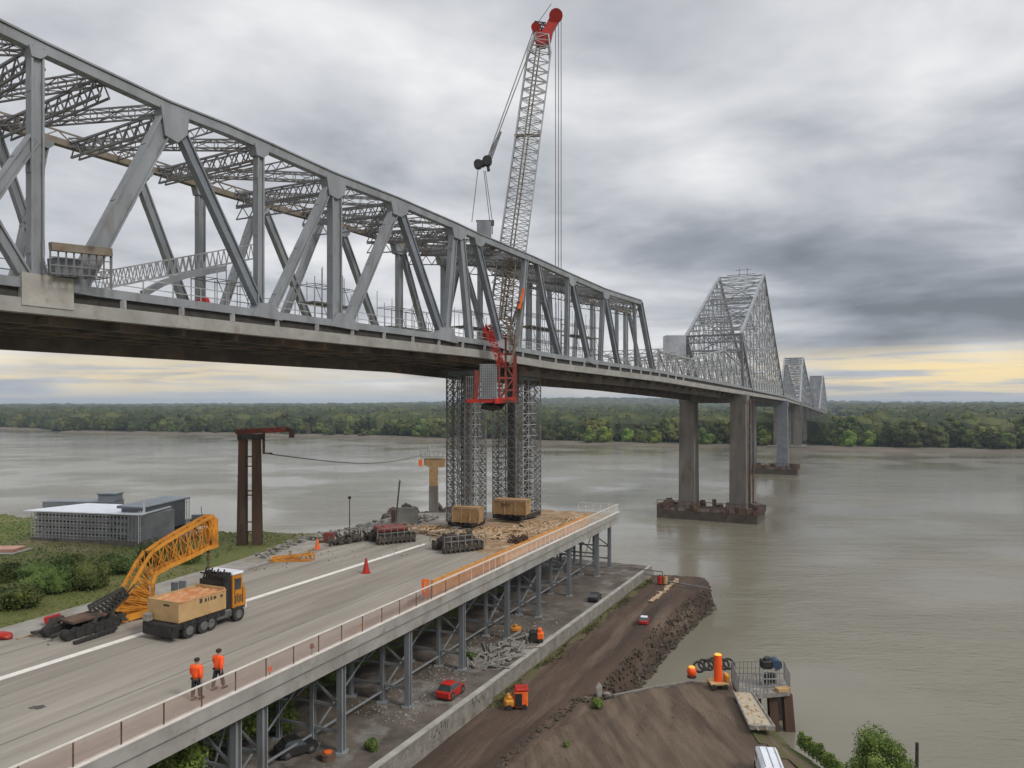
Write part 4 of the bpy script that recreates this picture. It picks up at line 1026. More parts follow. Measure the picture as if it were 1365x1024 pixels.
# small red loader on bridge
c = P(262, 398, 50.0); c.z = sof(46)+.86
o = thing('red_loader', 'small red loader with black undercarriage on the bridge deck at left', 'loader', c)
q = MB(); q.bev((c.x-.5,c.y-.5,c.z+.1),(c.x+.7,c.y+.5,c.z+.9),.1); q.build('undercarriage', 'black', o)
q = MB(); q.bar((c.x-.7,c.y,c.z+1.15),(c.x+.75,c.y,c.z+1.6), .7, .4); q.build('red_body', 'redp', o)
# hanging work platform at far left
o = thing('truss_work_platform', 'rust-stained tubular work platform clamped to the second grey post from the left', 'work platform', NP(60,345))
q = MB(); a, b = NP(50,332)-V(npx)*1.2, NP(131,340)-V(npx)*1.2
q.bar(a,b,.3,.4); q.build('beam', 'brownsteel', o)
q = MB(); 
for k in range(9):
    p = a.lerp(b,k/8); q.bar(p, p-V((0,0,1.3)), .06); q.bar(p-V((0,0,1.3)), p-V((0,0,1.3))+V(npx)*1.6, .05)
for z in (.5,.9,1.3): q.bar(a-V((0,0,z)), b-V((0,0,z)), .05)
q.bar(b+V((0,0,.1)), b-V((0,0,1.9)), .1); q.build('cage', 'lat', o)
q = MB(); q.bar(a.lerp(b,.15)+V(npx)*.8-V((0,0,.9)), a.lerp(b,.6)+V(npx)*.8-V((0,0,.9)), .7, .9); q.build('machinery', 'steel2', o)
# ================================================================== LEFT BANK THINGS
# twin brown pier
c = G(333, 726, gl); H = 10.4
o = thing('twin_column_pier', 'rusty brown pier of two square columns with red lifting beams on top', 'pier', c)
for sx in (-.62, .62):
    q = MB(); q.bar((c.x+sx*1.15,c.y,c.z-.3),(c.x+sx,c.y,c.z+H-.6), .80,.8,up=(0,1,0), w2=.66,h2=.66); q.build('column', 'pier_rust', o)
for h in (1.2,2.1,4.6,5.0,7.3,8.2): q = MB(); q.bar((c.x-.4,c.y,c.z+h),(c.x+.4,c.y,c.z+h), .12,.1); q.build('tie', 'pier_rust', o)
q = MB(); q.box((c.x-1.0,c.y-.5,c.z+H-.62),(c.x+1.0,c.y+.5,c.z+H-.1)); q.build('cap', 'dark', o)
q = MB(); q.lat4((c.x-1.15,c.y,c.z+H+.1),(c.x+3.5,c.y,c.z+H+.35), .8,.6,10,.12,.07,d0=.35,d1=.35); q.bar((c.x-1.2,c.y-.3,c.z+H+.05),(c.x+3.0,c.y-.3,c.z+H+.25),.16,.3); q.build('lifting_beam', 'red2', o)
q = MB(); q.bar((c.x+1.3,c.y,c.z+H),(c.x+1.3,c.y,c.z+H-1.9), .2); q.bar((c.x+3.9,c.y,c.z+H+.4),(c.x+3.9,c.y,c.z+H-.1),.1); q.box((c.x+3.7,c.y-.2,c.z+H-.45),(c.x+4.1,c.y+.2,c.z+H+.25)); q.bar((c.x+3.3,c.y,c.z+H+.35),(c.x+4.0,c.y,c.z+H+.35),.15); q.bar((c.x+1.2,c.y,c.z+H-1.9),(c.x+2.1,c.y,c.z+H-1.9),.14); q.build('bracket', 'rust', o)
cab_a = V((c.x+1.4, c.y, c.z+H-1.9))
# yellow T pier in the river
c = V((U(578)*152, 152, WZ-.5)); zt = (540-622)*.152
o = thing('hammerhead_pier', 'single tan pier with wide orange-yellow cap standing beyond the deck end in the river', 'pier', c)
q = MB(); q.bar(c, (c.x,c.y,WZ+6.5), 1.75,1.75,up=(0,1,0)); q.build('shaft_base', 'conc_dark', o)
q = MB(); q.bar((c.x,c.y,WZ+6.5), (c.x,c.y,zt), 1.65,1.65,up=(0,1,0)); q.build('shaft', 'crate', o)
q = MB(); q.poly([P(565,612,151.3),P(565,620,151.3),P(573,623,151.3),P(592,623,151.3),P(593,612,151.3)], (0,1,0), 1.8); q.build('cap', 'crate', o)
q = MB(); q.box((c.x-2.6,c.y-1,zt+1.9),(c.x+2.0,c.y+1,zt+2.1))
for i in range(6): q.bar((c.x-2.5+i*.9,c.y-1,zt+2),(c.x-2.5+i*.9,c.y-1,zt+3.1),.09)
q.bar((c.x-2.5,c.y-1,zt+3.1),(c.x+2,c.y-1,zt+3.1),.08); q.bar((c.x-1.2,c.y,zt+2),(c.x-1.2,c.y,zt+5),.1); q.build('top_rail', 'gravewhite', o)
q = MB(); q.box((c.x-2.9,c.y-1.2,zt+.2),(c.x-2.2,c.y-.9,zt+1.5)); q.build('orange_panel', 'orange', o)
cab_b = V((c.x-1.5, c.y, zt+2.6))
q = MB(); prev = cab_a
for i in range(1, 17):
    t = i/16; p = cab_a.lerp(cab_b, t) - V((0,0,1.4*math.sin(math.pi*t))); q.cyl(prev, p, .05, n=5); prev = p
tag(q.build('overhead_cable', 'dark'), 'thin dark cable strung from the brown twin column pier to the yellow capped pier', 'cable')
q = MB(); rr = random.Random(9)
for i in range(60):
    q.lump((c.x+rr.uniform(-9,7), c.y+rr.uniform(-4,5), WZ+rr.uniform(-.2,1.2)), rr.uniform(.6,1.5), i, .35, 1, .8)
tag(q.build('rock_mound', 'rock'), 'dark rock mound around the foot of the yellow capped pier', 'rocks', kind='stuff')
# warehouses
def wb(px, py): p = G(px,py,gl); return p
A = G(46, 720, gl); Bq = G(190, 727, gl); dirb = (Bq-A).normalized(); nb_ = V((-dirb.y, dirb.x, 0)); Lb = (Bq-A).length
h1 = 2.75
o = thing('scaffold_clad_shed', 'long low shed with white metal roof and walls covered in white scaffold frames', 'shed', A, rotz=math.atan2(dirb.y,dirb.x))
q = MB(); q.box((.1,.2,.35),(Lb-.1,4.6,h1)); q.build('wall', 'galv', o, world=False)
q = MB(); q.add([(-1.0,-.3,h1+.03),(Lb+.2,-.3,h1+.05),(Lb-.6,4.8,h1+.12),(1.6,4.8,h1+.12),(-1.0,-.3,h1+.12),(Lb+.2,-.3,h1+.14),(Lb-.6,4.8,h1+.24),(1.6,4.8,h1+.24)], [(3,2,1,0),(4,5,6,7),(0,1,5,4),(1,2,6,5),(2,3,7,6),(3,0,4,7)]); q.build('roof', 'white', o, world=False)
q = MB(); n = 30
for i in range(n+1): x = Lb*i/n; q.bar((x,0,.3),(x,0,h1-.03),.05); q.bar((x,-.35,.3),(x,-.35,h1-.05),.04)
for k in range(9): z = .4+k*(h1-.5)/8; q.bar((0,0,z),(Lb,0,z),.045); q.bar((0,-.35,z),(Lb*.72,-.35,z),.05 if k%2 else .035)
rr = random.Random(2)
for i in range(90):
    x = rr.uniform(0,Lb-.6); z = rr.uniform(.4,h1-.5); q.bar((x,-.05,z),(x+rr.uniform(.1,.6),-.05,z+rr.uniform(.2,.5)),.04)
q.build('scaffold_frame', 'latlight', o, world=False)
q = MB()
for k in range(4): q.box((.1,.10,.55+k*.58),(Lb*.86,.19,.82+k*.58))
q.build('dark_opening', 'dark', o, world=False)
q = MB(); q.box((-.2,-.3,-.4),(Lb+2.0,6.3,.34)); q.build('plinth', 'conc_dark', o, world=False)
C0 = G(192, 725, gl); C1 = G(247, 708, gl); d2 = (C1-C0).normalized(); L2 = (C1-C0).length
o = thing('grey_hall', 'flat-roofed blue-grey metal hall on a raised base, right of the white-roofed shed', 'shed', C0, rotz=math.atan2(d2.y,d2.x))
q = MB(); q.box((0.2,0,.75),(L2,2.4,3.35))
for i in range(40): x = .25+i*(L2-.3)/40; q.box((x,-.03,.78),(x+.07,0,3.3))
q.build('wall', 'bluegrey', o, world=False)
q = MB(); q.add([(-.2,-.1,3.3),(L2+.8,-.1,3.3),(L2+.8,2.6,3.3),(-.2,2.6,3.3),(-.2,-.1,3.42),(L2+.8,-.1,3.42),(L2+.8,2.6,3.55),(-.2,2.6,3.55)], [(3,2,1,0),(4,5,6,7),(0,1,5,4),(1,2,6,5),(2,3,7,6),(3,0,4,7)]); q.build('roof', 'steel2', o, world=False)
q = MB(); q.box((-.3,.1,0),(L2+3,2.6,.55)); q.box((-.3,.3,.55),(L2+.5,2.2,.75)); q.build('base', 'dark', o, world=False)
q = MB()
for x in (L2+.3, L2+.75):
    for y in (0,2.3): q.bar((x,y,.5),(x,y,3.4),.08)
for z in (1.2,2.2,3.0): q.bar((L2,0,z),(L2+.75,0,z),.05)
q.build('open_frame', 'whitecap', o, world=False)
q = MB(); q.bar((-.15,-.12,.2),(-.15,-.12,4.0),.14); 
for i in range(12): q.bar((-1.1,-.15,.3+i*.25),(-.1,-.15,.3+i*.25),.04)
for x in (-1.1,-.8,-.45): q.bar((x,-.15,.2),(x,-.15,3.2),.05)
q.build('stair_tower', 'whitecap', o, world=False)
q = MB(); p0 = G(50,703,gl); o = thing('dark_annex', 'low dark grey annex with small roof box behind the white-roofed shed', 'annex', p0)
q.box((p0.x-.1,p0.y+1.0,p0.z),(p0.x+7.4,p0.y+3.5,p0.z+2.6)); q.build('wall', 'bluegrey', o)
q = MB(); q.box((p0.x+5.6,p0.y+1.5,p0.z+2.6),(p0.x+7.5,p0.y+3,p0.z+3.3)); q.box((p0.x+5.5,p0.y+1.4,p0.z+3.3),(p0.x+7.6,p0.y+3.1,p0.z+3.42)); q.build('roof_box', 'steel2', o)
p0 = G(10, 735, gl); o = thing('brick_slab', 'low reddish slab on bare ground at the left picture edge', 'slab', p0)
q = MB(); q.box((p0.x-2,p0.y-.6,p0.z-.1),(p0.x+.9,p0.y+1.2,p0.z+.28)); q.build('slab', 'pink', o); q = MB(); q.box((p0.x-2.2,p0.y-1.3,p0.z-.2),(p0.x+1.4,p0.y+1.5,p0.z+.02)); q.build('footing', 'shoulder', o)
p0 = G(268, 700, gl); o = thing('moored_boat', 'small dark work boat beside the grey hall at the shore', 'boat', p0)
q = MB(); q.add([(p0.x-1.6,p0.y-.5,p0.z),(p0.x+1.2,p0.y-.5,p0.z),(p0.x+1.2,p0.y+.5,p0.z),(p0.x-1.6,p0.y+.5,p0.z),(p0.x-1.9,p0.y-.7,p0.z+.6),(p0.x+1.9,p0.y,p0.z+.7),(p0.x+1.2,p0.y+.7,p0.z+.6),(p0.x-1.9,p0.y+.7,p0.z+.6)], [(3,2,1,0),(4,5,6,7),(0,1,5,4),(1,2,6,5),(2,3,7,6),(3,0,4,7)]); q.build('hull', 'dark', o)
q = MB(); q.box((p0.x-.9,p0.y-.35,p0.z+.6),(p0.x+.2,p0.y+.35,p0.z+1.15)); q.bar((p0.x+.1,p0.y,p0.z+1.1),(p0.x,p0.y,p0.z+2),.06); q.build('wheelhouse', 'steel2', o)
# ================================================================== YELLOW BENT CRANE
def YC(px, py): return P(px, py, 44.0 + (px-150)/140*3.0)
yc0 = YC(150, 826); yc0.z = DZ
o = thing('yellow_lattice_crane', 'rusty yellow bent lattice crane arm rising from dark gear on the road beside the truck', 'crane', yc0)
ynm = V((-.9, .42, 0)).normalized()
def boxlat(outline_top, outline_bot, th, name, m, rc=.10, rb=.038):
    q = MB(); n = len(outline_top)
    for off in (0, 1):
        n_ = ynm*(th*off)
        for i in range(n-1):
            a0, a1, b0_, b1_ = [YC(*t)+n_ for t in (outline_top[i], outline_top[i+1], outline_bot[i], outline_bot[i+1])]
            q.bar(a0,a1,rc,.2); q.bar(b0_,b1_,rc*1.5,.22); q.bar(a0,b1_,rb); q.bar(b0_,a1,rb); q.bar(a1,b1_,rb)
            am, bm_ = a0.lerp(a1,.5), b0_.lerp(b1_,.5); q.bar(am,bm_,rb); q.bar(am, b0_.lerp(b1_,.9), rb*.8); q.bar(bm_, a0.lerp(a1,.9), rb*.8)
    for i in range(n):
        for t in (outline_top[i], outline_bot[i]): p = YC(*t); q.bar(p, p+ynm*th, rb)
    return q.build(name, m, o)
boxlat([(203,736),(220,724),(238,713),(256,703),(272,694),(284,688)], [(207,766),(226,755),(245,747),(262,739),(277,731),(291,727)], .55, 'upper_arm', 'yellow')
boxlat([(203,736),(192,752),(182,770),(173,787),(165,800),(155,815)], [(207,766),(204,778),(204,788),(204,798),(204,806),(202,812)], .7, 'lower_arm', 'yellow')
q = MB(); q.poly([YC(*t)+ynm*.3 for t in ((184,788),(203,780),(204,800),(203,812),(160,826),(163,812))], ynm, .35); q.build('foot_plate', 'yellow', o)
q = MB(); q.bar(YC(150,830), YC(206,813), .3,.35); q.bar(YC(150,830)+ynm*.9, YC(206,813)+ynm*.9, .25,.3); q.build('base_beam', 'yellow', o)
q = MB(); q.poly([YC(*t)+ynm*.0 for t in ((278,690),(285,686),(291,694),(291,728),(283,731),(285,700))], ynm, .55); q.build('arm_head', 'yellow', o)
q = MB(); 
for k in range(9): p = YC(284,735+k*5)+ynm*.4; q.cyl(p, p-V((0,0,.17)), .06 if k%2 else .1, n=6)
q.build('hanging_chain', 'rust', o)
q = MB(); q.lat4(YC(124,818), YC(168,788), .9, .5, 9, .08, .05, cross=True); q.bar(YC(150,815), YC(180,778), .1); q.bar(YC(140,822), YC(172,792), .12); q.build('luffing_gear', 'dark', o)
# dark tracked gear at its foot
o = thing('dark_undercarriage', 'broken dark tracked undercarriage lying at the foot of the yellow crane', 'machinery', G(115,840,DZ))
rr = random.Random(4); c = G(112,842,DZ); q = MB()
for i in range(26):
    x, y = rr.uniform(-2.3,2.2), rr.uniform(-.8,1.1); sx = rr.uniform(.2,.7)
    p = c + rd*x*.9 + V((x*.25,0,0)) + rl*y
    q.bar(V((p.x,p.y,DZ+rr.uniform(.05,.4))), V((p.x,p.y,0)) + rd*sx + V((0,0,DZ+rr.uniform(.2,1.0))), rr.uniform(.1,.35), rr.uniform(.1,.3))
q.build('frame', 'machine', o)
q = MB()
for k in (-.7, .9):
    a = c - rd*1.5 + rl*k; b = c + rd*1.4 + rl*k
    q.bar(V((a.x,a.y,DZ+.28)), V((b.x,b.y,DZ+.28)), .4, .42)
    for t in np.linspace(0,1,6): p = a.lerp(b,t); q.cyl(V((p.x,p.y,DZ+.3))-rl*.24, V((p.x,p.y,DZ+.3))+rl*.24, .28, n=12)
q.build('crawler_track', 'rubber', o)
q = MB(); p = c+V((0,0,.75)); q.poly([p-rd*1.1-rl*.6, p+rd*1.0-rl*.6, p+rd*.9+rl*.8, p-rd*.9+rl*.8], (0,0,1), .12); q.build('turntable', 'rust', o)
q = MB(); p = G(62,834,DZ); q.bar(V((p.x-.1,p.y,DZ+.3)), V((p.x+.6,p.y+.3,DZ+.45)), .45,.35); q.build('red_block', 'redp', o)
p = G(126, 851, DZ); o = thing('loose_track', 'long black curved track plate lying flat on the road', 'track plate', p)
q = MB(); 
for k in range(9): a = p + rd*(k*.28-1.2); q.bar(V((a.x,a.y,DZ+.09)), V((a.x+.16,a.y+.2,DZ+.12+.02*k%3)), .34, .12)
q.build('links', 'rubber', o)
p = G(4, 852, DZ); o = thing('red_drum', 'red tarpaulin bundle lying on the road at the left picture edge', 'bundle', p)
q = MB(); q.lump((p.x-.2,p.y,DZ+.18),(.75,.35,.22),2,.15,2); q.build('bundle', 'redp', o, smooth=True)
q = MB(); a, b = G(22,853,DZ), G(62,842,DZ); q.bar(V((a.x,a.y,DZ+.05)), V((b.x,b.y,DZ+.05)), .07,.06); tag(q.build('tow_bar', 'wood'), 'thin pale bar on the road between the red bundle and the dark undercarriage', 'bar')
# ================================================================== TRUCK
def wheel(mbt, mbr, x, y, r, w, sgn):
    mbt.cyl((x,y,r),(x,y+w*sgn,r), r, n=20); mbr.cyl((x,y-.012*sgn,r),(x,y+.03*sgn,r), r*.58, n=16)
tp = V((-18.0, 40.5, DZ+.002)); th = math.atan2(.91,.42)
o = thing('flatbed_truck', 'small truck with orange cab and white roof carrying a tan box body with dark stencils', 'truck', tp, rotz=th)
q = MB(); q.box((0,.25,.42),(4.9,2.15,.80)); q.box((.0,.02,.62),(3.3,2.38,.98)); q.bev((-.35,.0,.25),(.1,2.4,.95),.06); q.box((.3,.1,.5),(3.0,.2,.62)); q.build('chassis', 'black', o, world=False)
q = MB(); z0,z1 = 1.0,2.12; t_ = .09
q.box((0,.0,z0),(3.35,2.4,z0+.1)); q.box((0,0,z0+.1),(3.35,t_,z1)); q.box((0,2.4-t_,z0+.1),(3.35,2.4,z1)); q.box((0,t_,z0+.1),(t_,2.4-t_,z1)); q.box((3.35-t_,t_,z0+.1),(3.35,2.4-t_,z1+.1)); q.build('box_body', 'tan', o, world=False)
q = MB(); rr = random.Random(3); n = 14; vs=[]; fs=[]
for i in range(n):
    for j in range(n): vs.append((t_+.005+(3.34-2*t_)*i/(n-1), t_+.005+(2.39-2*t_)*j/(n-1), 1.98+rr.uniform(-.04,.09)))
for i in range(n-1):
    for j in range(n-1): a=i*n+j; fs.append((a,a+n,a+n+1,a+1))
q.add(vs,fs); q.build('load', 'rustload', o, world=False)
q = MB()
for x, w_, h_ in ((1.42,.2,.28),(1.78,.16,.22),(2.02,.08,.22),(2.2,.13,.24),(2.42,.2,.2),(2.92,.18,.18)):
    q.box((x,-.006,1.72),(x+w_*.45,-.001,1.72+h_)); q.box((x+w_*.55,-.006,1.74),(x+w_,-.001,1.70+h_)); q.box((x,-.0055,1.82),(x+w_,-.001,1.87))
q.box((-.008,.7,1.83),(-.001,1.15,1.93)); q.build('stencil', 'dark', o, world=False)
q = MB(); q.box((3.45,.2,.9),(3.95,2.2,2.5)); q.box((3.4,.25,2.5),(3.95,.3,2.95))
for i in range(12): q.bar((3.5,.25+i*.16,2.4),(3.85,.3+i*.16,2.85+.12*(i%3)),.07)
q.bar((3.5,.2,2.75),(3.5,2.2,2.85),.07); q.bar((3.9,.2,2.9),(3.9,2.2,2.8),.08); q.lump((3.6,1.6,2.9),.22,4,.3); q.build('winch_rack', 'black', o, world=False)
q = MB(); q.add([(4.0,.15,.82),(5.05,.15,.82),(5.05,2.25,.82),(4.0,2.25,.82),(4.0,.15,2.72),(4.72,.15,2.72),(4.72,2.25,2.72),(4.0,2.25,2.72),(5.05,.15,1.75),(5.05,2.25,1.75),(4.86,.17,2.0),(4.86,2.23,2.0)],
 [(3,2,1,0),(4,5,6,7),(0,1,8,10,5,4),(1,2,9,8),(8,9,11,10),(10,11,6,5),(2,3,7,6,11,9),(3,0,4,7)]); q.build('cab', 'cab', o, world=False)
cabo = bpy.data.objects['cab']
q = MB(); q.box((4.2,.135,1.85),(4.66,.148,2.5)); q.add([(4.865,.3,2.05),(4.865,2.1,2.05),(4.74,2.1,2.66),(4.74,.3,2.66)],[(0,1,2,3)]); q.build('window', 'glass', cabo, world=False)
q = MB(); q.box((4.15,.13,1.0),(4.18,.149,2.6)); q.box((4.78,.13,1.0),(4.81,.149,1.9)); q.box((4.3,.12,1.55),(4.45,.149,1.6)); q.build('door_seam', 'dark', cabo, world=False)
q = MB()
for i in range(5): q.box((4.22+i*.13,.128,1.05+.05*(i%2)),(4.28+i*.13,.149,1.5))
q.build('grille', 'machine', cabo, world=False)
q = MB(); q.bev((3.95,.08,2.725),(4.86,2.32,2.90),.06); q.build('cab_roof', 'white', o, world=False)
q = MB(); q.box((5.06,.2,.6),(5.16,2.2,.9)); q.box((4.9,.5,1.9),(5.12,2.0,2.05)); q.build('bumper', 'white', o, world=False)
for x in (.75, 1.75, 2.25, 4.35):
    for y, sg in ((.0, 1), (2.4, -1)):
        a, b = MB(), MB(); wheel(a, b, x, y, .43, .32, sg); w_ = a.build('wheel', 'rubber', o, world=False, smooth=True); b.build('rim', 'chrome', w_, world=False)
q = MB(); q.bev((2.75,.04,.42),(3.85,.4,.85),.05)
for i in range(6): q.box((2.8+i*.17,.02,.45),(2.87+i*.17,.05,.82))
q.build('side_tank', 'chrome', o, world=False)
q = MB()
for i in range(7): q.box((.12+i*.5,-.03,1.0),(.17+i*.5,-.001,1.12)); q.box((.12+i*.5,-.03,1.98),(.17+i*.5,-.001,2.13))
q.box((0,-.028,2.06),(3.35,-.001,2.12)); q.build('rim_strip', 'rustload', o, world=False)
q = MB()
for x in (.28,1.3,1.95): q.bar((x,-.02,.95),(x+.12,-.02,.55),.05)
q.cyl((-.36,.25,.55),(-.36,.25,.75),.1); q.cyl((-.36,2.1,.55),(-.36,2.1,.75),.1); q.bar((.2,-.03,.8),(2.7,-.03,.72),.05); q.lump((2.9,.3,1.0),.18,3,.3); q.lump((1.0,.02,.85),.12,5,.3); q.build('hose', 'rubber', o, world=False)
q = MB(); q.bev((-.42,1.85,.95),(-.05,2.3,1.4),.06); q.build('tail_lamp_box', 'gravewhite', o, world=False)
p = G(235, 787, DZ); o = thing('grey_equipment_panel', 'pair of small dark grey panels standing behind the truck load', 'panel', G(238,800,DZ))
c = G(238,800,DZ); q = MB(); q.box((c.x-.5,c.y,c.z),(c.x-.1,c.y+.15,c.z+1.15)); q.box((c.x,c.y,c.z),(c.x+.45,c.y+.15,c.z+1.25)); q.build('panel', 'steel2', o)
# ================================================================== PEOPLE
def skinned(name, verts, edges, radii, m, parent, sub=1, root=0):
    me = bpy.data.meshes.new(name); me.from_pydata(verts, edges, []); ob = link(bpy.data.objects.new(name, me))
    md = ob.modifiers.new('skin', 'SKIN'); md.use_smooth_shade = True
    if not me.skin_vertices: pass
    for i, r_ in enumerate(radii):
        rr_ = r_ if isinstance(r_, tuple) else (r_, r_); me.skin_vertices[0].data[i].radius = rr_
    me.skin_vertices[0].data[root].use_root = True
    ss = ob.modifiers.new('sub', 'SUBSURF'); ss.levels = sub; ss.render_levels = sub
    dg = bpy.context.evaluated_depsgraph_get(); nm = bpy.data.meshes.new_from_object(ob.evaluated_get(dg))
    ob.modifiers.clear(); ob.data = nm; nm.materials.clear(); nm.materials.append(M[m]); ob.parent = parent
    for p_ in nm.polygons: p_.use_smooth = True
    return ob
def person(loc, rotz, label, stride=.12, armsw=.1, lean=0.0, bright='hiviz', collar='dark'):
    o = thing('person', label, 'person', loc, rotz=rotz, group='workers in orange jackets walking on the deck')
    o.scale = (1.16, 1.12, 1.03)
    # local: facing +y, x to the right
    st = stride
    v = [(0,0,.95),(0,.01,1.12),(0,.02,1.30),(0,0,1.45),(0,.015,1.53),(0,.03,1.63),(0,.03,1.70)]
    rad = [(.12,.10),(.12,.09),(.14,.10),(.09,.07),.052,(.075,.09),(.065,.075)]
    e = [(0,1),(1,2),(2,3),(3,4),(4,5),(5,6)]
    def chain(start, pts, rs):
        p_ = start
        for a, r_ in zip(pts, rs): v.append(a); rad.append(r_); e.append((p_, len(v)-1)); p_ = len(v)-1
        return p_
    J = {}
    for sx in (-1,1):
        f = st*sx
        k = chain(0, [(sx*.095,0,.90),(sx*.10,f*.6,.50),(sx*.10,f*1.0-.03*(sx<0),.10),(sx*.105,f*1.0+.02,.045),(sx*.115,f*1.0+.15,.035)], [.085,.058,.042,.045,.035])
        a = -sx*armsw
        h = chain(3, [(sx*.17,0,1.42),(sx*.235,a*.4-.02,1.16),(sx*.25,a*.9+.04,.93),(sx*.25,a*1.0+.06,.86)], [.055,.045,.033,.03])
        hx, hy, hz = v[h]
        for fi, (ox, oy, ln) in enumerate(((0,-.03,.07),(0,-.01,.085),(0,.012,.08),(0,.032,.06))):
            chain(h, [(hx-sx*.005,hy+oy,hz-.05),(hx-sx*.02,hy+oy+.01,hz-.05-ln*.6),(hx-sx*.04,hy+oy+.015,hz-.05-ln)], [.010,.009,.008])
        chain(h, [(hx-sx*.02,hy+.045,hz-.02),(hx-sx*.035,hy+.06,hz-.06)], [.011,.009])
    v.append((0,.125,1.625)); rad.append(.014); e.append((5,len(v)-1))           # nose
    for sx in (-1,1): v.append((sx*.085,.03,1.63)); rad.append(.016); e.append((5,len(v)-1))
    body = skinned('body', v, e, rad, 'skin', o)
    # trousers
    tv = [(0,0,.96)]; tr_ = [(.15,.12)]; te = []
    for sx in (-1,1):
        f = st*sx; b_ = len(tv)
        tv += [(sx*.095,0,.86),(sx*.10,f*.6,.50),(sx*.10,f*.98-.03*(sx<0),.12)]; tr_ += [.112,.083,.072]; te += [(0,b_),(b_,b_+1),(b_+1,b_+2)]
    skinned('trousers', tv, te, tr_, 'trouser', o)
    # jacket
    jv = [(0,0,.88),(0,.0,1.08),(0,.01,1.30),(0,0,1.44),(0,.01,1.50)]; jr = [(.215,.17),(.21,.165),(.205,.165),(.13,.105),.065]; je = [(0,1),(1,2),(2,3),(3,4)]
    for sx in (-1,1):
        a = -sx*armsw; b_ = len(jv)
        jv += [(sx*.19,0,1.40),(sx*.245,a*.4-.02,1.16),(sx*.255,a*.9+.035,.95)]; jr += [.10,.088,.07]; je += [(3,b_),(b_,b_+1),(b_+1,b_+2)]
    jk = skinned('jacket', jv, je, jr, bright, o)
    q = MB(); q.lump((0,.02,1.69),(.105,.125,.09),1,.02,2); q.build('cap', 'hair', o, world=False, smooth=True)
    for sx in (-1,1):
        f = st*sx; q = MB(); q.bev((sx*.105-.055,f-.08,.0),(sx*.105+.055,f+.2,.09),.025); q.build('shoe', 'black', o, world=False)
    for sx in (-1,1):
        q = MB(); q.lump((sx*.032,.118,1.655),.011,1,.0,1); q.build('eye', 'black', body, world=False)
    q = MB(); q.box((-.03,.108,1.578),(.03,.116,1.588)); q.build('mouth', 'red2', body, world=False)
    return o
p1 = G(262, 933, DZ); person(p1, -R(18), 'worker in a bright orange jacket nearest the railing, left of the other worker', .08, .1)

p3 = G(291, 919, DZ); person(p3, -R(25), 'worker in a bright orange jacket walking at the right, farther from the railing', .17, .16)
# ================================================================== ROAD CLUTTER
def cone(px, py, h, label, m='redp'):
    p = G(px,py,DZ); o = thing('traffic_cone', label, 'traffic cone', p)
    q = MB(); q.cyl((p.x,p.y,DZ+.04),(p.x,p.y,DZ+h), h*.24, h*.05, n=18); q.build('cone', m, o)
    q = MB(); q.bev((p.x-h*.28,p.y-h*.28,DZ),(p.x+h*.28,p.y+h*.28,DZ+.05),.02); q.build('base', m, o); return o
cone(488, 764, 1.15, 'tall plain red cone alone on the road beside the white line')
cone(423, 732, .95, 'stout bright orange cone by the left road edge near the yellow frame', 'orange')
p = G(390, 748, DZ); o = thing('steel_cradle', 'low yellow and rust steel frame on the left road shoulder', 'frame', p)  # a plain yellow steel frame, not a cradle for a load
q = MB(); q.lat4((p.x-1.7,p.y,DZ+.15),(p.x+1.6,p.y+.6,DZ+.2), .9,.5,5,.1,.07,d0=.2,d1=.6); q.bar((p.x-1.7,p.y-.3,DZ+.08),(p.x+1.5,p.y-.1,DZ+.08),.2,.14); q.build('lattice', 'yellow', o)
q = MB(); q.bar((p.x-.2,p.y,DZ+.2),(p.x+1.6,p.y+.5,DZ+.9),.1); q.bar((p.x-.4,p.y,DZ+.1),(p.x-.1,p.y,DZ+.9),.12); q.bar((p.x+1.4,p.y+.4,DZ+.1),(p.x+1.2,p.y+.4,DZ+.9),.12); q.build('upright', 'wood', o)
def rubble(name, label, pts, n, zr, m, seed, size=(.15,.5), kind='stuff', plank=False):
    rr = random.Random(seed); q = MB()
    for i in range(n):
        t = rr.random()*(len(pts)-1); k = int(t); p = V(pts[k]).lerp(V(pts[k+1]), t-k)
        w_ = pts[k][3] if len(pts[k]) > 3 else 1.0
        p = p + rl*rr.uniform(-1,1)*w_
        if plank:
            a = rr.uniform(-.9,.9); dv = rd*math.cos(a)+rl*math.sin(a); ln = rr.uniform(.5,2.2)
            z = rr.uniform(.02, zr); q.bar(V((p.x,p.y,p.z+z)), V((p.x,p.y,p.z+z+rr.uniform(-.05,.12)))+dv*ln, rr.uniform(.08,.22), rr.uniform(.03,.1))
        else: 
            s_ = rr.uniform(*size); q.lump((p.x,p.y,p.z+rr.uniform(0,zr)), (s_,s_*rr.uniform(.6,1.4),s_*.6), i, .35, 1)
    o = q.build(name, m); tag(o, label, name.replace('_',' '), kind=kind); return o
class TP(tuple): pass
def tp4(p, w): return (p.x, p.y, p.z, w)
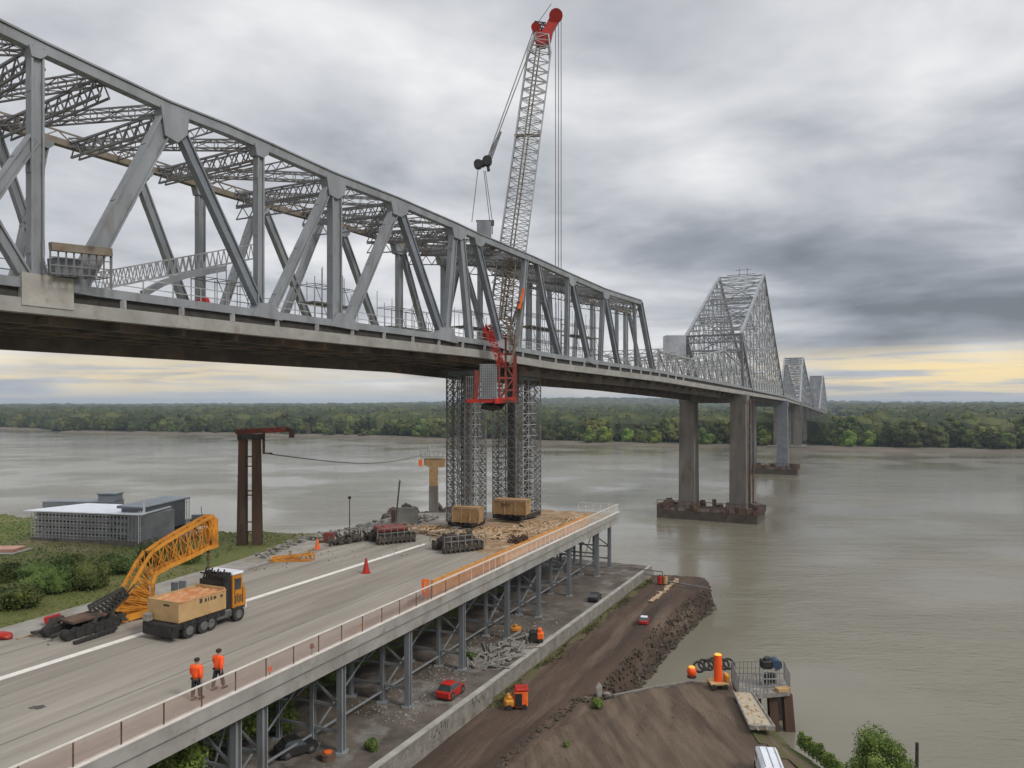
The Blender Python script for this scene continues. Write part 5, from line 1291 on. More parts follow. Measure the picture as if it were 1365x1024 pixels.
def rub(name, label, pts, *a, **k):
    ps = [(p.x,p.y,p.z) for p, w in pts]
    W_ = [w for p, w in pts]
    rr = random.Random(k.get('seed',1)); q = MB(); n, zr, m = a; size = k.get('size',(.15,.5))
    for i in range(n):
        t = rr.random()*(len(ps)-1)*.9999; kk = int(t); p = V(ps[kk]).lerp(V(ps[kk+1]), t-kk) + rl*rr.uniform(-1,1)*W_[kk]
        rel = p - E0; ls_, ss_ = rel.x*rl.x+rel.y*rl.y, rel.x*rd.x+rel.y*rd.y
        if p.z > -14 and (ls_ < 1.3 or ss_ > END_S-2.6): continue
        if k.get('plank'):
            an = rr.gauss(0,.5) if rr.random() < .7 else rr.uniform(-1.5,1.5); an = abs(an) if (p.z > -14 and ls_ < 4) else an; dv = rd*math.cos(an)+rl*math.sin(an); ln = rr.uniform(.5,2.4)*k.get('ln',1); z = rr.uniform(.02,zr)
            q.bar(V((p.x,p.y,p.z+z)), V((p.x,p.y,p.z+z+rr.uniform(-.04,.14)))+dv*ln, rr.uniform(.07,.2), rr.uniform(.03,.1))
        else:
            s_ = rr.uniform(*size); q.lump((p.x,p.y,p.z+rr.uniform(0,zr)), (s_,s_*rr.uniform(.6,1.4),s_*.6), i*7+1, .35, 1)
    return tag(q.build(name, m), label, name.replace('_',' '), kind='stuff')
# timber and earth heaps on the unfinished end of the deck
q = MB(); rr = random.Random(1)
bx_ = np.linspace(0,1,50); vs=[]; fs=[]
for i in range(50):
    for j in range(36):
        s_ = 19+(END_S-.6-19)*i/49; l_ = .9+(11.5)*j/35
        ed = min(i/10, (49-i)/4, j/5+.1, (35-j)/5, 1); ed = max(0,ed)
        front = max(0, min(1, (s_-20-l_*.55)/3.5)); ed *= front
        vs.append(T(s_, l_, DZ+.01+ed*(.28+.22*float(fnoise(np.array([s_]),np.array([l_]),.5,6)[0])) - (0 if ed > 0 else .03)))
for i in range(49):
    for j in range(35): a=i*36+j; fs.append((a,a+36,a+37,a+1))
M['earthpile'] = mat('earthpile', (.38,.25,.14), (.25,.155,.09), 1.2, .95, c3=(.46,.37,.27), s3=.9, t3=(.5,.66), bump=1, bscale=6)
q.add(vs,fs); tag(q.build('demolition_debris', 'earthpile', smooth=True), 'tan earth and splintered timber spread over the far end of the road deck', 'debris', kind='stuff')
rub('timber_debris', 'loose pale planks scattered over the far deck end below the lattice towers',
    [(G(560,712,DZ),2.0),(G(640,722,DZ),2.4),(G(700,712,DZ),2.6),(G(745,704,DZ),1.8),(G(780,697,DZ),.8)], 560, .45, 'woodlight', plank=True, seed=4)
rub('timber_offcuts', 'brown boards mixed among the pale planks at the far end of the deck',
    [(G(560,706,DZ),2.5),(G(620,716,DZ),3.2),(G(690,712,DZ),2.4),(G(745,702,DZ),2.0)], 340, .4, 'wood', plank=True, seed=14)
rub('edge_rubble', 'grey stones and broken concrete along the left edge of the road by the water',
    [(G(345,744,DZ),.5),(G(400,722,DZ),.9),(G(450,712,DZ),1.2),(G(520,698,DZ),1.8),(G(585,690,DZ),2.5)], 260, .35, 'gravewhite', seed=5, size=(.08,.32))
rub('pad_rubble', 'grey crushed stone spread on the concrete below the deck behind the red car',
    [(T(2,1.5,PZ),2.4),(T(9,1.5,PZ),2.6),(T(16,1,PZ),2.6),(T(26,1,PZ),3.0)], 700, .03, 'gravewhite', seed=6, size=(.03,.11))
rub('wreck_timber', 'pale broken boards lying beside the low wall under the deck',
    [(T(12,-.5,PZ),1.2),(T(19,-.8,PZ),1.3)], 70, .25, 'gravewhite', plank=True, seed=16)
rub('bank_rocks', 'dark rocks armouring the eroded river bank below the dirt track',
    [(G(px_,py_,TZ)+V((.91,-.41,0))*.8+V((0,0,-2.75)), .12) for px_,py_ in banktop], 200, .2, 'rock', seed=8, size=(.12,.4))
q = MB(); rr = random.Random(88)
for i in range(900):
    t = rr.random()*(len(banktop)-1)*.999; k_ = int(t); p = G(*banktop[k_],TZ).lerp(G(*banktop[k_+1],TZ), t-k_); u_ = rr.random()
    p = p + V((.91,-.41,0))*(u_*.65+rr.gauss(0,.08)) + V((0,0,-2.6*u_-.06)); s_ = rr.uniform(.05,.20)
    q.lump(p, (s_,s_*rr.uniform(.6,1.4),s_*.7), i, .35, 1)
tag(q.build('bank_scree', 'rock'), 'brown broken stones and clods covering the steep bank face beside the dirt track', 'stones', kind='stuff')
rub('ridge_stones', 'small grey stones along the ridge between the dirt track and the lower yard',
    [(G(640,1050,TZ),.3),(G(700,990,TZ),.4),(G(770,935,TZ),.6),(G(812,928,TZ),.5)], 260, .10, 'rock', seed=18, size=(.04,.14))
# tracked carriages
def carriage(px, py, L_, W2, label, grp, tall=1.0, rot=None):
    p = G(px,py,DZ); o = thing('tracked_carriage', label, 'tracked carriage', p, rotz=rot if rot is not None else math.atan2(rd.y,rd.x)-R(35), group=grp)
    for sy in (-1,1):
        q = MB(); q.bev((-L_/2,sy*W2*.36-.3,.05),(L_/2,sy*W2*.36+.3,.8),.2)
        for i in range(9): x=-L_/2+.2+i*(L_-.4)/8; q.box((x-.07,sy*W2*.36-.34,.02),(x+.07,sy*W2*.36+.34,.84))
        q.build('crawler_track', 'machine', o, world=False)
    q = MB(); q.bev((-L_*.36,-W2*.42,.7),(L_*.36,W2*.42,1.05),.08); rr = random.Random(int(px))
    for i in range(16): x,y = rr.uniform(-L_*.35,L_*.3), rr.uniform(-W2*.4,W2*.3); q.box((x,y,1.0),(x+rr.uniform(.2,.5),y+rr.uniform(.2,.5),1.1+rr.uniform(.1,.6)*tall))
    q.build('deck', 'machine', o, world=False)
    q = MB()
    for i in range(7): x=-L_/2+i*L_/6; q.bar((x,-W2*.5,.6),(x,-W2*.5,1.5),.06); q.bar((x,W2*.5,.6),(x,W2*.5,1.5),.06)
    for sy in (-1,1): q.bar((-L_/2,sy*W2*.5,1.5),(L_/2,sy*W2*.5,1.5),.06); q.bar((-L_/2,sy*W2*.5,1.05),(L_/2,sy*W2*.5,1.05),.05)
    q.build('railing', 'lat', o, world=False); return o
carriage(610, 733, 4.0, 2.9, 'dark tracked carriage with rails on the road in front of the left tower', 'tracked carriages', .8)
k = carriage(523, 722, 3.9, 2.6, 'dark tracked machine with red tray at the left roadside under a slanted pole', 'tracked carriages', .8)
q = MB(); q.bev((-1.5,-1.0,1.1),(1.2,1.0,1.5),.08); q.build('tray', 'red2', k, world=False)
q = MB(); q.bar(G(527,712,DZ)+V((0,0,1)), P(533,640,70), .14); q.build('mast', 'lat'); 
tag(bpy.data.objects['mast'], 'slanted grey pole standing out of the tracked machine at the road end', 'pole')
bpy.data.objects['mast'].name = 'slanted_pole'
p = G(546, 702, DZ); o = thing('white_partition', 'pale grey corrugated partition panel behind the tracked machine', 'panel', p)
q = MB(); q.box((p.x-1.4,p.y,DZ),(p.x+.9,p.y+.15,DZ+2.0))
for i in range(9): q.box((p.x-1.35+i*.25,p.y-.05,DZ),(p.x-1.25+i*.25,p.y,DZ+1.95))
q.build('sheet', 'fascia', o); q = MB(); q.box((p.x-1.9,p.y-.2,DZ+.3),(p.x-1.42,p.y+.2,DZ+1.8)); q.build('rusty_end', 'rust', o)
p = G(466, 712, DZ); o = thing('lamp_pole', 'thin black lamp pole with round head at the left road edge by the water', 'lamp pole', p)
q = MB(); q.cyl(p, p+V((0,0,3.5)), .055, .04, n=8); q.build('pole', 'dark', o); q = MB(); q.lump(p+V((0,0,3.62)), .17, 1, 0, 2); q.build('lamp_head', 'black', o, smooth=True)
# dark heap of nets and gear
p = G(460, 728, DZ); o = thing('gear_heap', 'long dark heap of tangled gear along the left road edge behind the orange cone', 'gear heap', p)
rr = random.Random(12); q = MB()
for i in range(70):
    t = rr.random(); b_ = G(440+75*t, 728-12*t, DZ); q.bar(b_+V((rr.uniform(-.3,.3),rr.uniform(-.6,.6),rr.uniform(0,.4))), b_+V((rr.uniform(-.8,.8),rr.uniform(-.6,.6),rr.uniform(.2,1.1))), rr.uniform(.05,.2))
for i in range(20):
    t = rr.random(); b_ = G(440+72*t, 728-12*t, DZ); q.lump(b_+V((0,0,.3)), rr.uniform(.25,.5), i, .3, 1)
q.build('tangle', 'machine', o)
q = MB()
for i in range(12): t=i/11; b_ = G(445+70*t, 722-16*t, DZ); q.bar(b_, b_+V((.1,0,1.1-.2*(i%3))), .07)
q.bar(G(445,722,DZ)+V((0,0,.9)), G(515,706,DZ)+V((0,0,.8)), .06); q.build('stake', 'lat', o)
p = G(435, 724, DZ); o = thing('red_machine', 'small rusty red pump box between the orange cone and the dark gear heap', 'machine', p)
q = MB(); q.bev((p.x-.3,p.y,DZ+.2),(p.x+.6,p.y+.6,DZ+.95),.06); q.build('box', 'red2', o); q = MB(); q.bar((p.x-.7,p.y+.1,DZ+.12),(p.x+.8,p.y+.3,DZ+.12),.3,.2); q.build('skid', 'rust', o)
p = G(690, 728, DZ); o = thing('brush_pile', 'small dark clump of twisted scrap on the planks at the right side of the deck', 'scrap', p)
q = MB(); rr = random.Random(6)
for i in range(50): q.bar(p+V((rr.uniform(-.9,.9),rr.uniform(-.5,.5),rr.uniform(0,.3))), p+V((rr.uniform(-1,1),rr.uniform(-.5,.5),rr.uniform(.4,1.2))), rr.uniform(.05,.16))
q.build('scrap', 'rust', o)
# orange barrier along the railing
o = thing('orange_barrier', 'long orange board barrier standing inside the railing toward the end of the deck', 'barrier', T(sT(590),.5,DZ))
s0, s1 = sT(583)+.4, sT(790); q = MB(); q.bar(T(s0,.62,DZ+.62), T(s1,.62,DZ+.62), .09, .95); q.build('board', 'peach', o)
q = MB()
for t in np.linspace(0,1,16): a = T(s0+(s1-s0)*t,.70,DZ); q.bar(a, a+V((0,0,1.2)), .08)
q.build('stake', 'wood', o)
q = MB(); q.bar(T(s0,.62,DZ+1.12), T(s1,.62,DZ+1.12), .14, .05); q.build('cap_board', 'yellow', o)
o = thing('orange_sign', 'upright orange sign board with pale marks at the near end of the orange barrier', 'sign', T(sT(581),.7,DZ))
a = T(sT(581),.75,DZ); q = MB(); q.box((a.x-.28,a.y-.03,DZ+.2),(a.x+.22,a.y+.03,DZ+1.35)); q.build('board', 'orange', o)
q = MB(); q.box((a.x-.12,a.y-.035,DZ+.5),(a.x-.02,a.y-.031,DZ+1.1)); q.box((a.x-.14,a.y-.035,DZ+1.12),(a.x+.10,a.y-.031,DZ+1.2)); q.box((a.x+.04,a.y-.035,DZ+.7),(a.x+.10,a.y-.031,DZ+1.05)); q.build('mark', 'peach', o)
q = MB(); q.box((a.x-.22,a.y+.0,DZ),(a.x-.17,a.y+.04,DZ+.2)); q.box((a.x+.1,a.y,DZ),(a.x+.15,a.y+.04,DZ+.2)); q.build('foot', 'dark', o)
q = MB(); q.bar(T(sT(560),.9,DZ+.25), T(sT(583),.9,DZ+.25), .06,.3); tag(q.build('kerb_board', 'gravewhite'), 'short grey board on edge ahead of the orange sign by the railing', 'board')
# small lamps on the railing
for px, z, m, lb in ((420,.62,'red2','small dull red lantern on the railing uprights right of the workers'),(364,.45,'orange','small round orange lantern low on the railing right of the workers'),(487,.5,'peach','peach coloured tangle of tape tied on the railing below the red cone')):
    s_ = sT(px); a = T(s_, .2, DZ+z); o = thing('rail_lantern', lb, 'lantern', a)
    q = MB(); q.cyl(a-V((0,0,.1)), a+V((0,0,.12)), .12,.07, n=12); q.build('lens', m, o, smooth=True); q = MB(); q.bar(V((a.x,a.y,DZ+.1)), a-V((0,0,.08)), .03); q.build('bracket', 'rust', o)
# ================================================================== LOWER LEVEL
def car(px, py, z, L_, Wd, H_, rot, label, body, roof, kind='car', w=True):
    p = G(px,py,z); o = thing('parked_'+kind, label, kind, p, rotz=rot)
    q = MB(); h1, h2 = H_*.28, H_*.62
    def ring(x, wd, za, zb): return [(x,-wd/2,za),(x,wd/2,za),(x,wd/2*.94,zb),(x,-wd/2*.94,zb)]
    st_ = [(-L_/2,.86,h1*.9,h2*.9),(-L_*.46,.98,h1*.6,h2),(-L_*.15,1,h1*.6,h2*1.02),(L_*.2,1,h1*.6,h2*1.0),(L_*.44,.95,h1*.6,h2*.86),(L_/2,.82,h1*.9,h2*.74)]
    vs=[]; fs=[]
    for x, k_, za, zb in st_: vs += ring(x, Wd*k_, za, zb)
    for i in range(len(st_)-1):
        for k_ in range(4): a=i*4+k_; b=i*4+(k_+1)%4; fs.append((a,a+4,b+4,b))
    fs += [(0,1,2,3),(4*len(st_)-1,4*len(st_)-2,4*len(st_)-3,4*len(st_)-4)]
    q.add(vs,fs); q.build('body', body, o, world=False)
    q = MB(); t = h2*.98
    q.add([(-L_*.42,-Wd*.45,t),(L_*.20,-Wd*.45,t),(L_*.20,Wd*.45,t),(-L_*.42,Wd*.45,t),(-L_*.30,-Wd*.36,H_*.96),(L_*.05,-Wd*.36,H_*.96),(L_*.05,Wd*.36,H_*.96),(-L_*.30,Wd*.36,H_*.96)], [(3,2,1,0),(4,5,6,7),(0,1,5,4),(1,2,6,5),(2,3,7,6),(3,0,4,7)]); q.build('window', 'glass', o, world=False)
    q = MB(); q.bev((-L_*.31,-Wd*.37,H_*.95),(L_*.06,Wd*.37,H_),.02); q.build('roof', roof, o, world=False)
    for x in (-L_*.3, L_*.3):
        for sy in (-1,1):
            a, b = MB(), MB(); a.cyl((x,sy*Wd*.5,h1),(x,sy*Wd*.34,h1), h1, n=14); b.cyl((x,sy*Wd*.505,h1),(x,sy*Wd*.49,h1), h1*.5, n=10)
            w_ = a.build('wheel', 'rubber', o, world=False); b.build('rim', 'chrome', w_, world=False)
    for sy in (-1,1): q = MB(); q.box((L_*.495,sy*Wd*.3-.06,h2*.6),(L_*.508,sy*Wd*.3+.06,h2*.72)); q.build('headlight', 'whitecap', o, world=False)
    return o
rh = math.atan2(rd.y, rd.x)
car(601, 927, PZ, 2.3, 1.05, .95, rh, 'small bright red car parked under the deck by the low wall', 'redp', 'redp')
car(859, 831, TZ+.02, 1.75, .85, .7, rh+.12, 'tiny red car with white roof alone on the dirt track', 'redp', 'white')
car(793, 800, PZ, 2.2, 1.0, .8, rh+.1, 'small black car parked between the last deck posts and the low wall', 'black', 'dark')
car(395, 1004, PZ, 2.2, 1.1, .9, rh-.5, 'burnt black car half hidden under the deck at the bottom of the picture', 'black', 'black')
# white van from above
p = V((U(1025)*40.0, 40.0, TZ+.05)); o = thing('parked_van', 'white van with ribbed roof parked at the bottom edge by the shrubs', 'van', p, rotz=R(80)); o.scale = (.95,.92,1)
q = MB(); q.bev((-1.7,-.62,.25),(1.1,.62,1.42),.14); q.add([(1.1,-.6,.25),(1.75,-.56,.25),(1.75,.56,.25),(1.1,.6,.25),(1.1,-.58,1.35),(1.62,-.52,.85),(1.62,.52,.85),(1.1,.58,1.35)],[(3,2,1,0),(4,5,6,7),(0,1,5,4),(1,2,6,5),(2,3,7,6),(3,0,4,7)]); q.build('body', 'white', o, world=False)
q = MB()
for y in (-.42,0,.42): q.box((-1.55,y-.025,1.42),(.95,y+.025,1.45))
q.build('roof_rib', 'steel', o, world=False)
q = MB(); q.add([(1.13,-.5,1.34),(1.60,-.46,.90),(1.60,.46,.90),(1.13,.5,1.34)],[(0,1,2,3)]); q.v=[(x,y,z+.012) for x,y,z in q.v]; q.box((.3,-.628,.9),(1.0,-.615,1.25)); q.box((.3,.615,.9),(1.0,.628,1.25)); q.build('window', 'glass', o, world=False)
for x in (-1.1,1.1):
    for sy in (-1,1): q = MB(); q.cyl((x,sy*.64,.28),(x,sy*.42,.28),.28,n=14); q.build('wheel','rubber',o,world=False)
# orange forklift
p = G(688, 944, TZ+.02); o = thing('orange_forklift', 'small orange and yellow forklift with red canopy on the dirt track', 'forklift', p, rotz=R(185))
q = MB(); q.bev((-.75,-.42,.15),(.15,.42,1.25),.08); q.build('cab_body', 'orange', o, world=False)
q = MB(); q.bev((.1,-.42,.15),(.8,.42,.72),.14); q.bev((.3,-.36,.70),(.62,.36,.92),.08); q.build('bonnet', 'yellow', o, world=False)
q = MB(); q.bev((-.8,-.46,1.22),(.1,.46,1.4),.05); q.build('canopy', 'redp', o, world=False)
for y_ in (.415,-.43): q = MB(); q.box((-.35,y_,.25),(.12,y_+.015,1.1)); q.build('door_opening', 'black', o, world=False)
for x in (-.5,.5):
    for sy in (-1,1): q = MB(); q.cyl((x,sy*.45,.2),(x,sy*.3,.2),.2,n=12); q.build('wheel','rubber',o,world=False)
# worker/gear by the wall
p = T(19.5, -1.9, PZ); o = thing('orange_machine', 'small black and orange engine standing by the gap in the low wall', 'engine', p)
q = MB(); q.bev((p.x-.5,p.y-.3,PZ+.1),(p.x+.2,p.y+.3,PZ+.95),.08); q.build('engine_block', 'black', o); q = MB(); q.bev((p.x+.1,p.y-.35,PZ+.3),(p.x+.65,p.y+.3,PZ+.85),.08); q.bev((p.x+.15,p.y-.2,PZ+.85),(p.x+.5,p.y+.2,PZ+1.15),.06); q.build('orange_cover', 'orange', o); q=MB(); q.cyl((p.x-.4,p.y-.32,PZ+.2),(p.x-.4,p.y+.32,PZ+.2),.2); q.cyl((p.x+.4,p.y-.32,PZ+.2),(p.x+.4,p.y+.32,PZ+.2),.2); q.build('wheel','rubber',o)
p = T(21.5, .6, PZ); o = thing('yellow_pump', 'small yellow pump on the concrete under the deck', 'pump', p)
q = MB(); q.bev((p.x-.5,p.y-.3,PZ+.1),(p.x+.4,p.y+.3,PZ+.4),.05); q.cyl((p.x-.1,p.y,PZ+.4),(p.x-.1,p.y,PZ+.6),.15); q.build('casing','yellow',o); q=MB(); q.box((p.x-.6,p.y-.35,PZ),(p.x+.5,p.y+.35,PZ+.1)); q.build('skid','rust',o)
p = G(437, 1012, PZ); o = thing('orange_tyre_pile', 'dark round drum with orange top lying near the foot of the deck posts', 'drum', p)
q = MB(); q.cyl(p, p+V((0,0,.35)), .42, n=16); q.build('drum','rust',o); q=MB(); q.cyl(p+V((0,0,.352)), p+V((0,0,.42)), .22,n=12); q.build('lid','orange',o)
# waterside rail
o = thing('waterside_railing', 'thin grey pipe railing along the far end of the dirt track by the river', 'railing', G(800,765,TZ))
ra = [G(795,768,TZ+.2), G(840,770,TZ+.2), G(883,776,TZ+.2), G(945,786,TZ+.2)]
q = MB()
for h, w_ in ((1.15,.09),(.6,.07)):
    for a, b in zip(ra[:2], ra[1:3]): q.bar(a+V((0,0,h)), b+V((0,0,h)), w_)
q.bar(ra[2]+V((0,0,.15)), ra[3]+V((0,0,.12)), .16, .12)
q.build('pipe', 'lat', o)
for t in np.linspace(0,2,8): k=min(int(t),1); a = ra[k].lerp(ra[k+1],t-k); q=MB(); q.bar(a-V((0,0,.2)),a+V((0,0,1.15)),.09); q.build('post','lat',o)
for dx_, m, lb in ((-.35,'redp','red fuel drum beside the tan drum at the end of the waterside railing'),(.25,'tan','tan fuel drum beside the red drum at the end of the waterside railing')):
    a = ra[2]+V((dx_,-.3,-.1)); o = thing('fuel_drum', lb, 'drum', a); q = MB(); q.cyl(a, a+V((0,0,.85)), .26, n=14); q.build('drum', m, o, smooth=True); q=MB(); q.cyl(a+V((0,0,.852)),a+V((0,0,.95)),.1); q.build('cap','dark',o)
# light planks strip on dirt
rub('straw_strip', 'line of pale straw and broken wood along the middle of the dirt track', [(G(868,802,TZ+.03),.12),(G(903,773,TZ+.03),.12)], 90, .03, 'woodlight', plank=True, seed=33, ln=.22)
# ================================================================== JETTY
p = G(957, 917, TZ); o = thing('orange_signal_machine', 'wheeled barrow machine carrying a tall bright orange column with glowing yellow top', 'machine', p)
q = MB(); q.cyl(p+V((0,0,.5)), p+V((0,0,2.35)), .30,.27, n=20); q.build('column','orangelamp',o,smooth=True); q=MB(); q.cyl(p+V((-.0,0,2.352)), p+V((0,0,2.42)), .26,.2, n=20); q.build('lamp_cap','amber',o,smooth=True)
q = MB(); q.bev((p.x-.65,p.y-.5,TZ+.3),(p.x+.7,p.y+.6,TZ+.5),.05); q.build('chassis','tan',o)
q = MB(); q.bev((p.x+.45,p.y-.4,TZ+.5),(p.x+.75,p.y+.3,TZ+1.0),.05); q.build('housing','yellow',o)
for sx in (-.4,.4):
    for sy in (-.5,.45): q=MB(); q.cyl((p.x+sx,p.y+sy,TZ+.2),(p.x+sx,p.y+sy+.12,TZ+.2),.2,n=12); q.build('wheel','rubber',o)
p = G(922, 903, TZ); o = thing('orange_buoy', 'squat rounded orange container with yellow top at the quay edge', 'buoy', p)
q = MB(); q.lump(p+V((0,0,.42)), (.36,.34,.42), 2, .04, 2); q.build('shell','orangelamp',o,smooth=True); q=MB(); q.lump(p+V((0,0,.74)), (.25,.24,.12), 2, .02, 2); q.build('top','amber',o,smooth=True)
q = MB(); q.cyl(p, p+V((0,0,.08)), .34,n=14); q.build('base','dark',o)
p = G(948, 898, TZ-.1); o = thing('tyre_fender', 'coil of black tyres and hoses at the quay edge behind the orange column', 'tyres', p)
q = MB(); rr = random.Random(3)
for i in range(7):
    cx0, cz0 = p.x-.8+i*.42, p.z+.35+rr.uniform(-.1,.25); prev=None
    for k in range(17):
        t = 2*math.pi*k/16; a = V((cx0+.38*math.cos(t), p.y+.5+.15*i%2+.25*math.sin(t), cz0+.3*math.sin(t)))
        if prev is not None: q.cyl(prev, a, .09, n=6)
        prev = a
q.build('tyre','rubber',o)
# jetty platform
zj = TZ+.15
J = [G(985,928,zj), G(1053,922,zj), G(1045,905,zj), G(975,905,zj)]
o = thing('timber_jetty', 'weathered jetty platform on dark rusty piles at the river edge with wire railings', 'jetty', V((J[0].x,J[0].y,WZ)))
q = MB(); q.poly([V((a.x,a.y,zj-.3)) for a in J], (0,0,1), .3); q.build('platform','gravewhite',o)
q = MB(); q.bar(G(1035,922,zj)+V((0,0,.12)), G(1052,920,zj)+V((0,0,.12)), .5,.22); q.build('edge_beam','tan',o)
for px, w_ in ((1009,.5),(1030,.55),(1050,.6)):
    a = G(px,921,zj); q = MB(); q.bar(V((a.x+.05,a.y+.35,zj-.3)), V((a.x+.25,a.y+.2,WZ-1)), w_,w_,up=(0,1,0), w2=w_*1.15,h2=w_*1.1); q.build('pile','pier_rust',o)
a = G(1040,910,zj); q = MB(); q.bar(V((a.x,a.y+.5,zj-.3)), V((a.x+.1,a.y+.5,WZ-1)), .4); q.build('pile','dark',o)
q = MB(); rr = random.Random(8)
edge = [J[0],J[1],J[2],J[3],J[0]]
for a, b in zip(edge[1:4], edge[2:5]):
    n = max(3,int((b-a).length/.28))
    for i in range(n+1): c_ = a.lerp(b,i/n); q.bar(c_, c_+V((0,0,1.25)), .03)
    for h in (.4,.8,1.25): q.bar(a+V((0,0,h)), b+V((0,0,h)), .04)
a, b = J[0], J[0].lerp(J[1],.55); 
for h in (.5,1.0,1.4): q.bar(a+V((0,0,h)), b+V((0,0,h)), .04)
for i in range(9): c_=a.lerp(b,i/8); q.bar(c_, c_+V((0,0,1.4)), .035)
q.build('wire_railing','lat',o)
p = G(1028,915,zj); o = thing('generator_unit', 'dark generator with blue drum on a grey frame stand on the jetty', 'generator', p)
q = MB()
for sx in (-.65,.55):
    for sy in (-.2,.5): q.bar((p.x+sx,p.y+sy,zj),(p.x+sx,p.y+sy,zj+1.25),.07)
for h in (.1,.6,1.2):
    q.bar((p.x-.65,p.y-.2,zj+h),(p.x+.55,p.y-.2,zj+h),.06); q.bar((p.x-.65,p.y+.5,zj+h),(p.x+.55,p.y+.5,zj+h),.06)
for i in range(6): q.bar((p.x-.6+i*.2,p.y-.22,zj+.1),(p.x-.6+i*.2,p.y-.22,zj+1.2),.03)
q.build('frame','latlight',o)
q = MB(); q.box((p.x-.5,p.y-.1,zj+.25),(p.x+.3,p.y+.4,zj+.85)); q.bev((p.x-.7,p.y-.25,zj+1.26),(p.x+.05,p.y+.5,zj+1.85),.08); q.lump((p.x-.35,p.y,zj+1.95),.25,3,.3); q.build('engine','black',o)
M['bluedrum'] = mat('bluedrum', (.04,.07,.12), None, 2, .5)
q = MB(); q.cyl((p.x+.35,p.y-.3,zj+1.6),(p.x+.35,p.y+.5,zj+1.6),.34,n=16); q.build('drum','bluedrum',o,smooth=True)
# gangway plank
a0, a1 = G(990,925,TZ+.35), G(1016,972,TZ+.35); dv = (a1-a0).normalized(); nv = V((-dv.y,dv.x,0))
o = thing('loading_ramp', 'long pale timber loading ramp trailer lying on the dirt beside the jetty', 'ramp', V((a0.x,a0.y,TZ)))
q = MB(); q.poly([a0-nv*.62,a1-nv*.75,a1+nv*.75,a0+nv*.62], (0,0,1), .10); q.build('deck_board','ramp',o)
q = MB(); q.bar(a0-nv*.62+V((0,0,.12)), a1-nv*.75+V((0,0,.12)), .09,.16); q.bar(a0+nv*.62+V((0,0,.12)), a1+nv*.75+V((0,0,.12)), .09,.16); q.bar(a1-nv*.75+V((0,0,.1)), a1+nv*.75+V((0,0,.1)), .2,.25)
q.build('side_rail','gravewhite',o)
q = MB(); rr = random.Random(10)
for i in range(16): t=rr.random(); c_=a0.lerp(a1,t)+nv*rr.uniform(-.4,.4)+V((0,0,.13)); q.bar(c_, c_+dv*rr.uniform(.2,.6)+nv*rr.uniform(-.2,.2), .05,.04)
q.build('loose_strap','tan',o)
for t in (.12,.86):
    for sy in (-1,1): c_=a0.lerp(a1,t)+nv*.55*sy; q=MB(); q.cyl(V((c_.x,c_.y,TZ+.2))-nv*.08, V((c_.x,c_.y,TZ+.2))+nv*.08,.2,n=12); q.build('wheel','rubber',o)
# quay plank edge
o = thing('quay_edging', 'low pale kerb edging along the water side of the lower yard', 'kerb', G(818,928,TZ))
q = MB(); pts=[G(812,926,TZ+.1),G(870,914,TZ+.1),G(925,906,TZ+.1)]
for a,b in zip(pts[:-1],pts[1:]): q.bar(a-V((0,0,.12)),b-V((0,0,.12)),.16,.12)
q.build('kerb','wallc',o)
q = MB(); a = G(798,930,TZ); q.lump(a+V((0,0,.4)),(.25,.2,.7),3,.2,1); q.lump(a+V((.6,.2,.1)),.3,4,.3); tag(q.build('white_stone','gravewhite'), 'upright pale stone at the corner between the dirt track and the lower yard', 'stone')
p = G(1222, 1030, WZ); p = V((U(1222)*46, 46, WZ-.5)); zt = (540-990)*.046
q = MB(); q.cyl(p, V((p.x+.02,p.y,zt)), .11,.10,n=8); tag(q.build('mooring_post','dark'), 'thin dark mooring post standing in the water right of the tree', 'post')
# ================================================================== VEGETATION
def leafcloud(lobes, n, size, seed, flat=.9):
    r = np.random.default_rng(seed); lobes = np.array(lobes, float)      # x y z r
    w = lobes[:,3]**2; w /= w.sum(); k = r.choice(len(lobes), n, p=w)
    d_ = r.normal(size=(n,3)); d_ /= np.linalg.norm(d_,axis=1)[:,None]; d_[:,2] = d_[:,2]*flat
    rad = lobes[k,3]*(1-.45*r.random(n)**2)*(1+.10*r.normal(size=n))
    c = lobes[k,:3] + d_*rad[:,None]
    nrm = d_ + r.normal(size=(n,3))*.55; nrm /= np.linalg.norm(nrm,axis=1)[:,None]
    t = np.cross(nrm, r.normal(size=(n,3))); t /= np.linalg.norm(t,axis=1)[:,None]; b = np.cross(nrm,t)
    s = size*(.6+.8*r.random(n))[:,None]
    v = np.stack([c-t*s*.5, c+b*s*.32, c+t*s*.6, c-b*s*.32], 1).reshape(-1,3)
    f = np.arange(4*n).reshape(n,4); return v, f
def core(lobes, k, seed, sub=1):
    q = MB()
    for i,(x,y,z,r_) in enumerate(lobes): q.lump((x,y,z), r_*k, seed+i, .18, sub)
    return q
def cloudobj(name, lobes, n, size, seed, m, parent=None, corek=.78):
    v, f = leafcloud(lobes, n, size, seed)
    q = core(lobes, corek, seed) if corek else MB(); b = len(q.v)
    fs = list(q.f) + [tuple(x) for x in (f+b).tolist()]; vs = list(q.v) + [tuple(x) for x in v.tolist()]
    me = bpy.data.meshes.new(name); me.from_pydata(vs, [], fs); me.materials.append(M[m]); me.update()
    o = link(bpy.data.objects.new(name, me)); o.parent = parent; OFF[o.name] = V((0,0,0)); return o
def lobes_for(R_, H, n, seed, base=.2):
    r = random.Random(seed); out = [(0,0,H*.55,R_*.62)]
    for i in range(n):
        a = r.uniform(0,6.28); t = r.uniform(base,.9); rr_ = R_*(1-abs(t-.5)*1.0)*r.uniform(.35,.72)
        out.append((math.cos(a)*rr_, math.sin(a)*rr_, H*t, R_*r.uniform(.25,.45)))
    return out
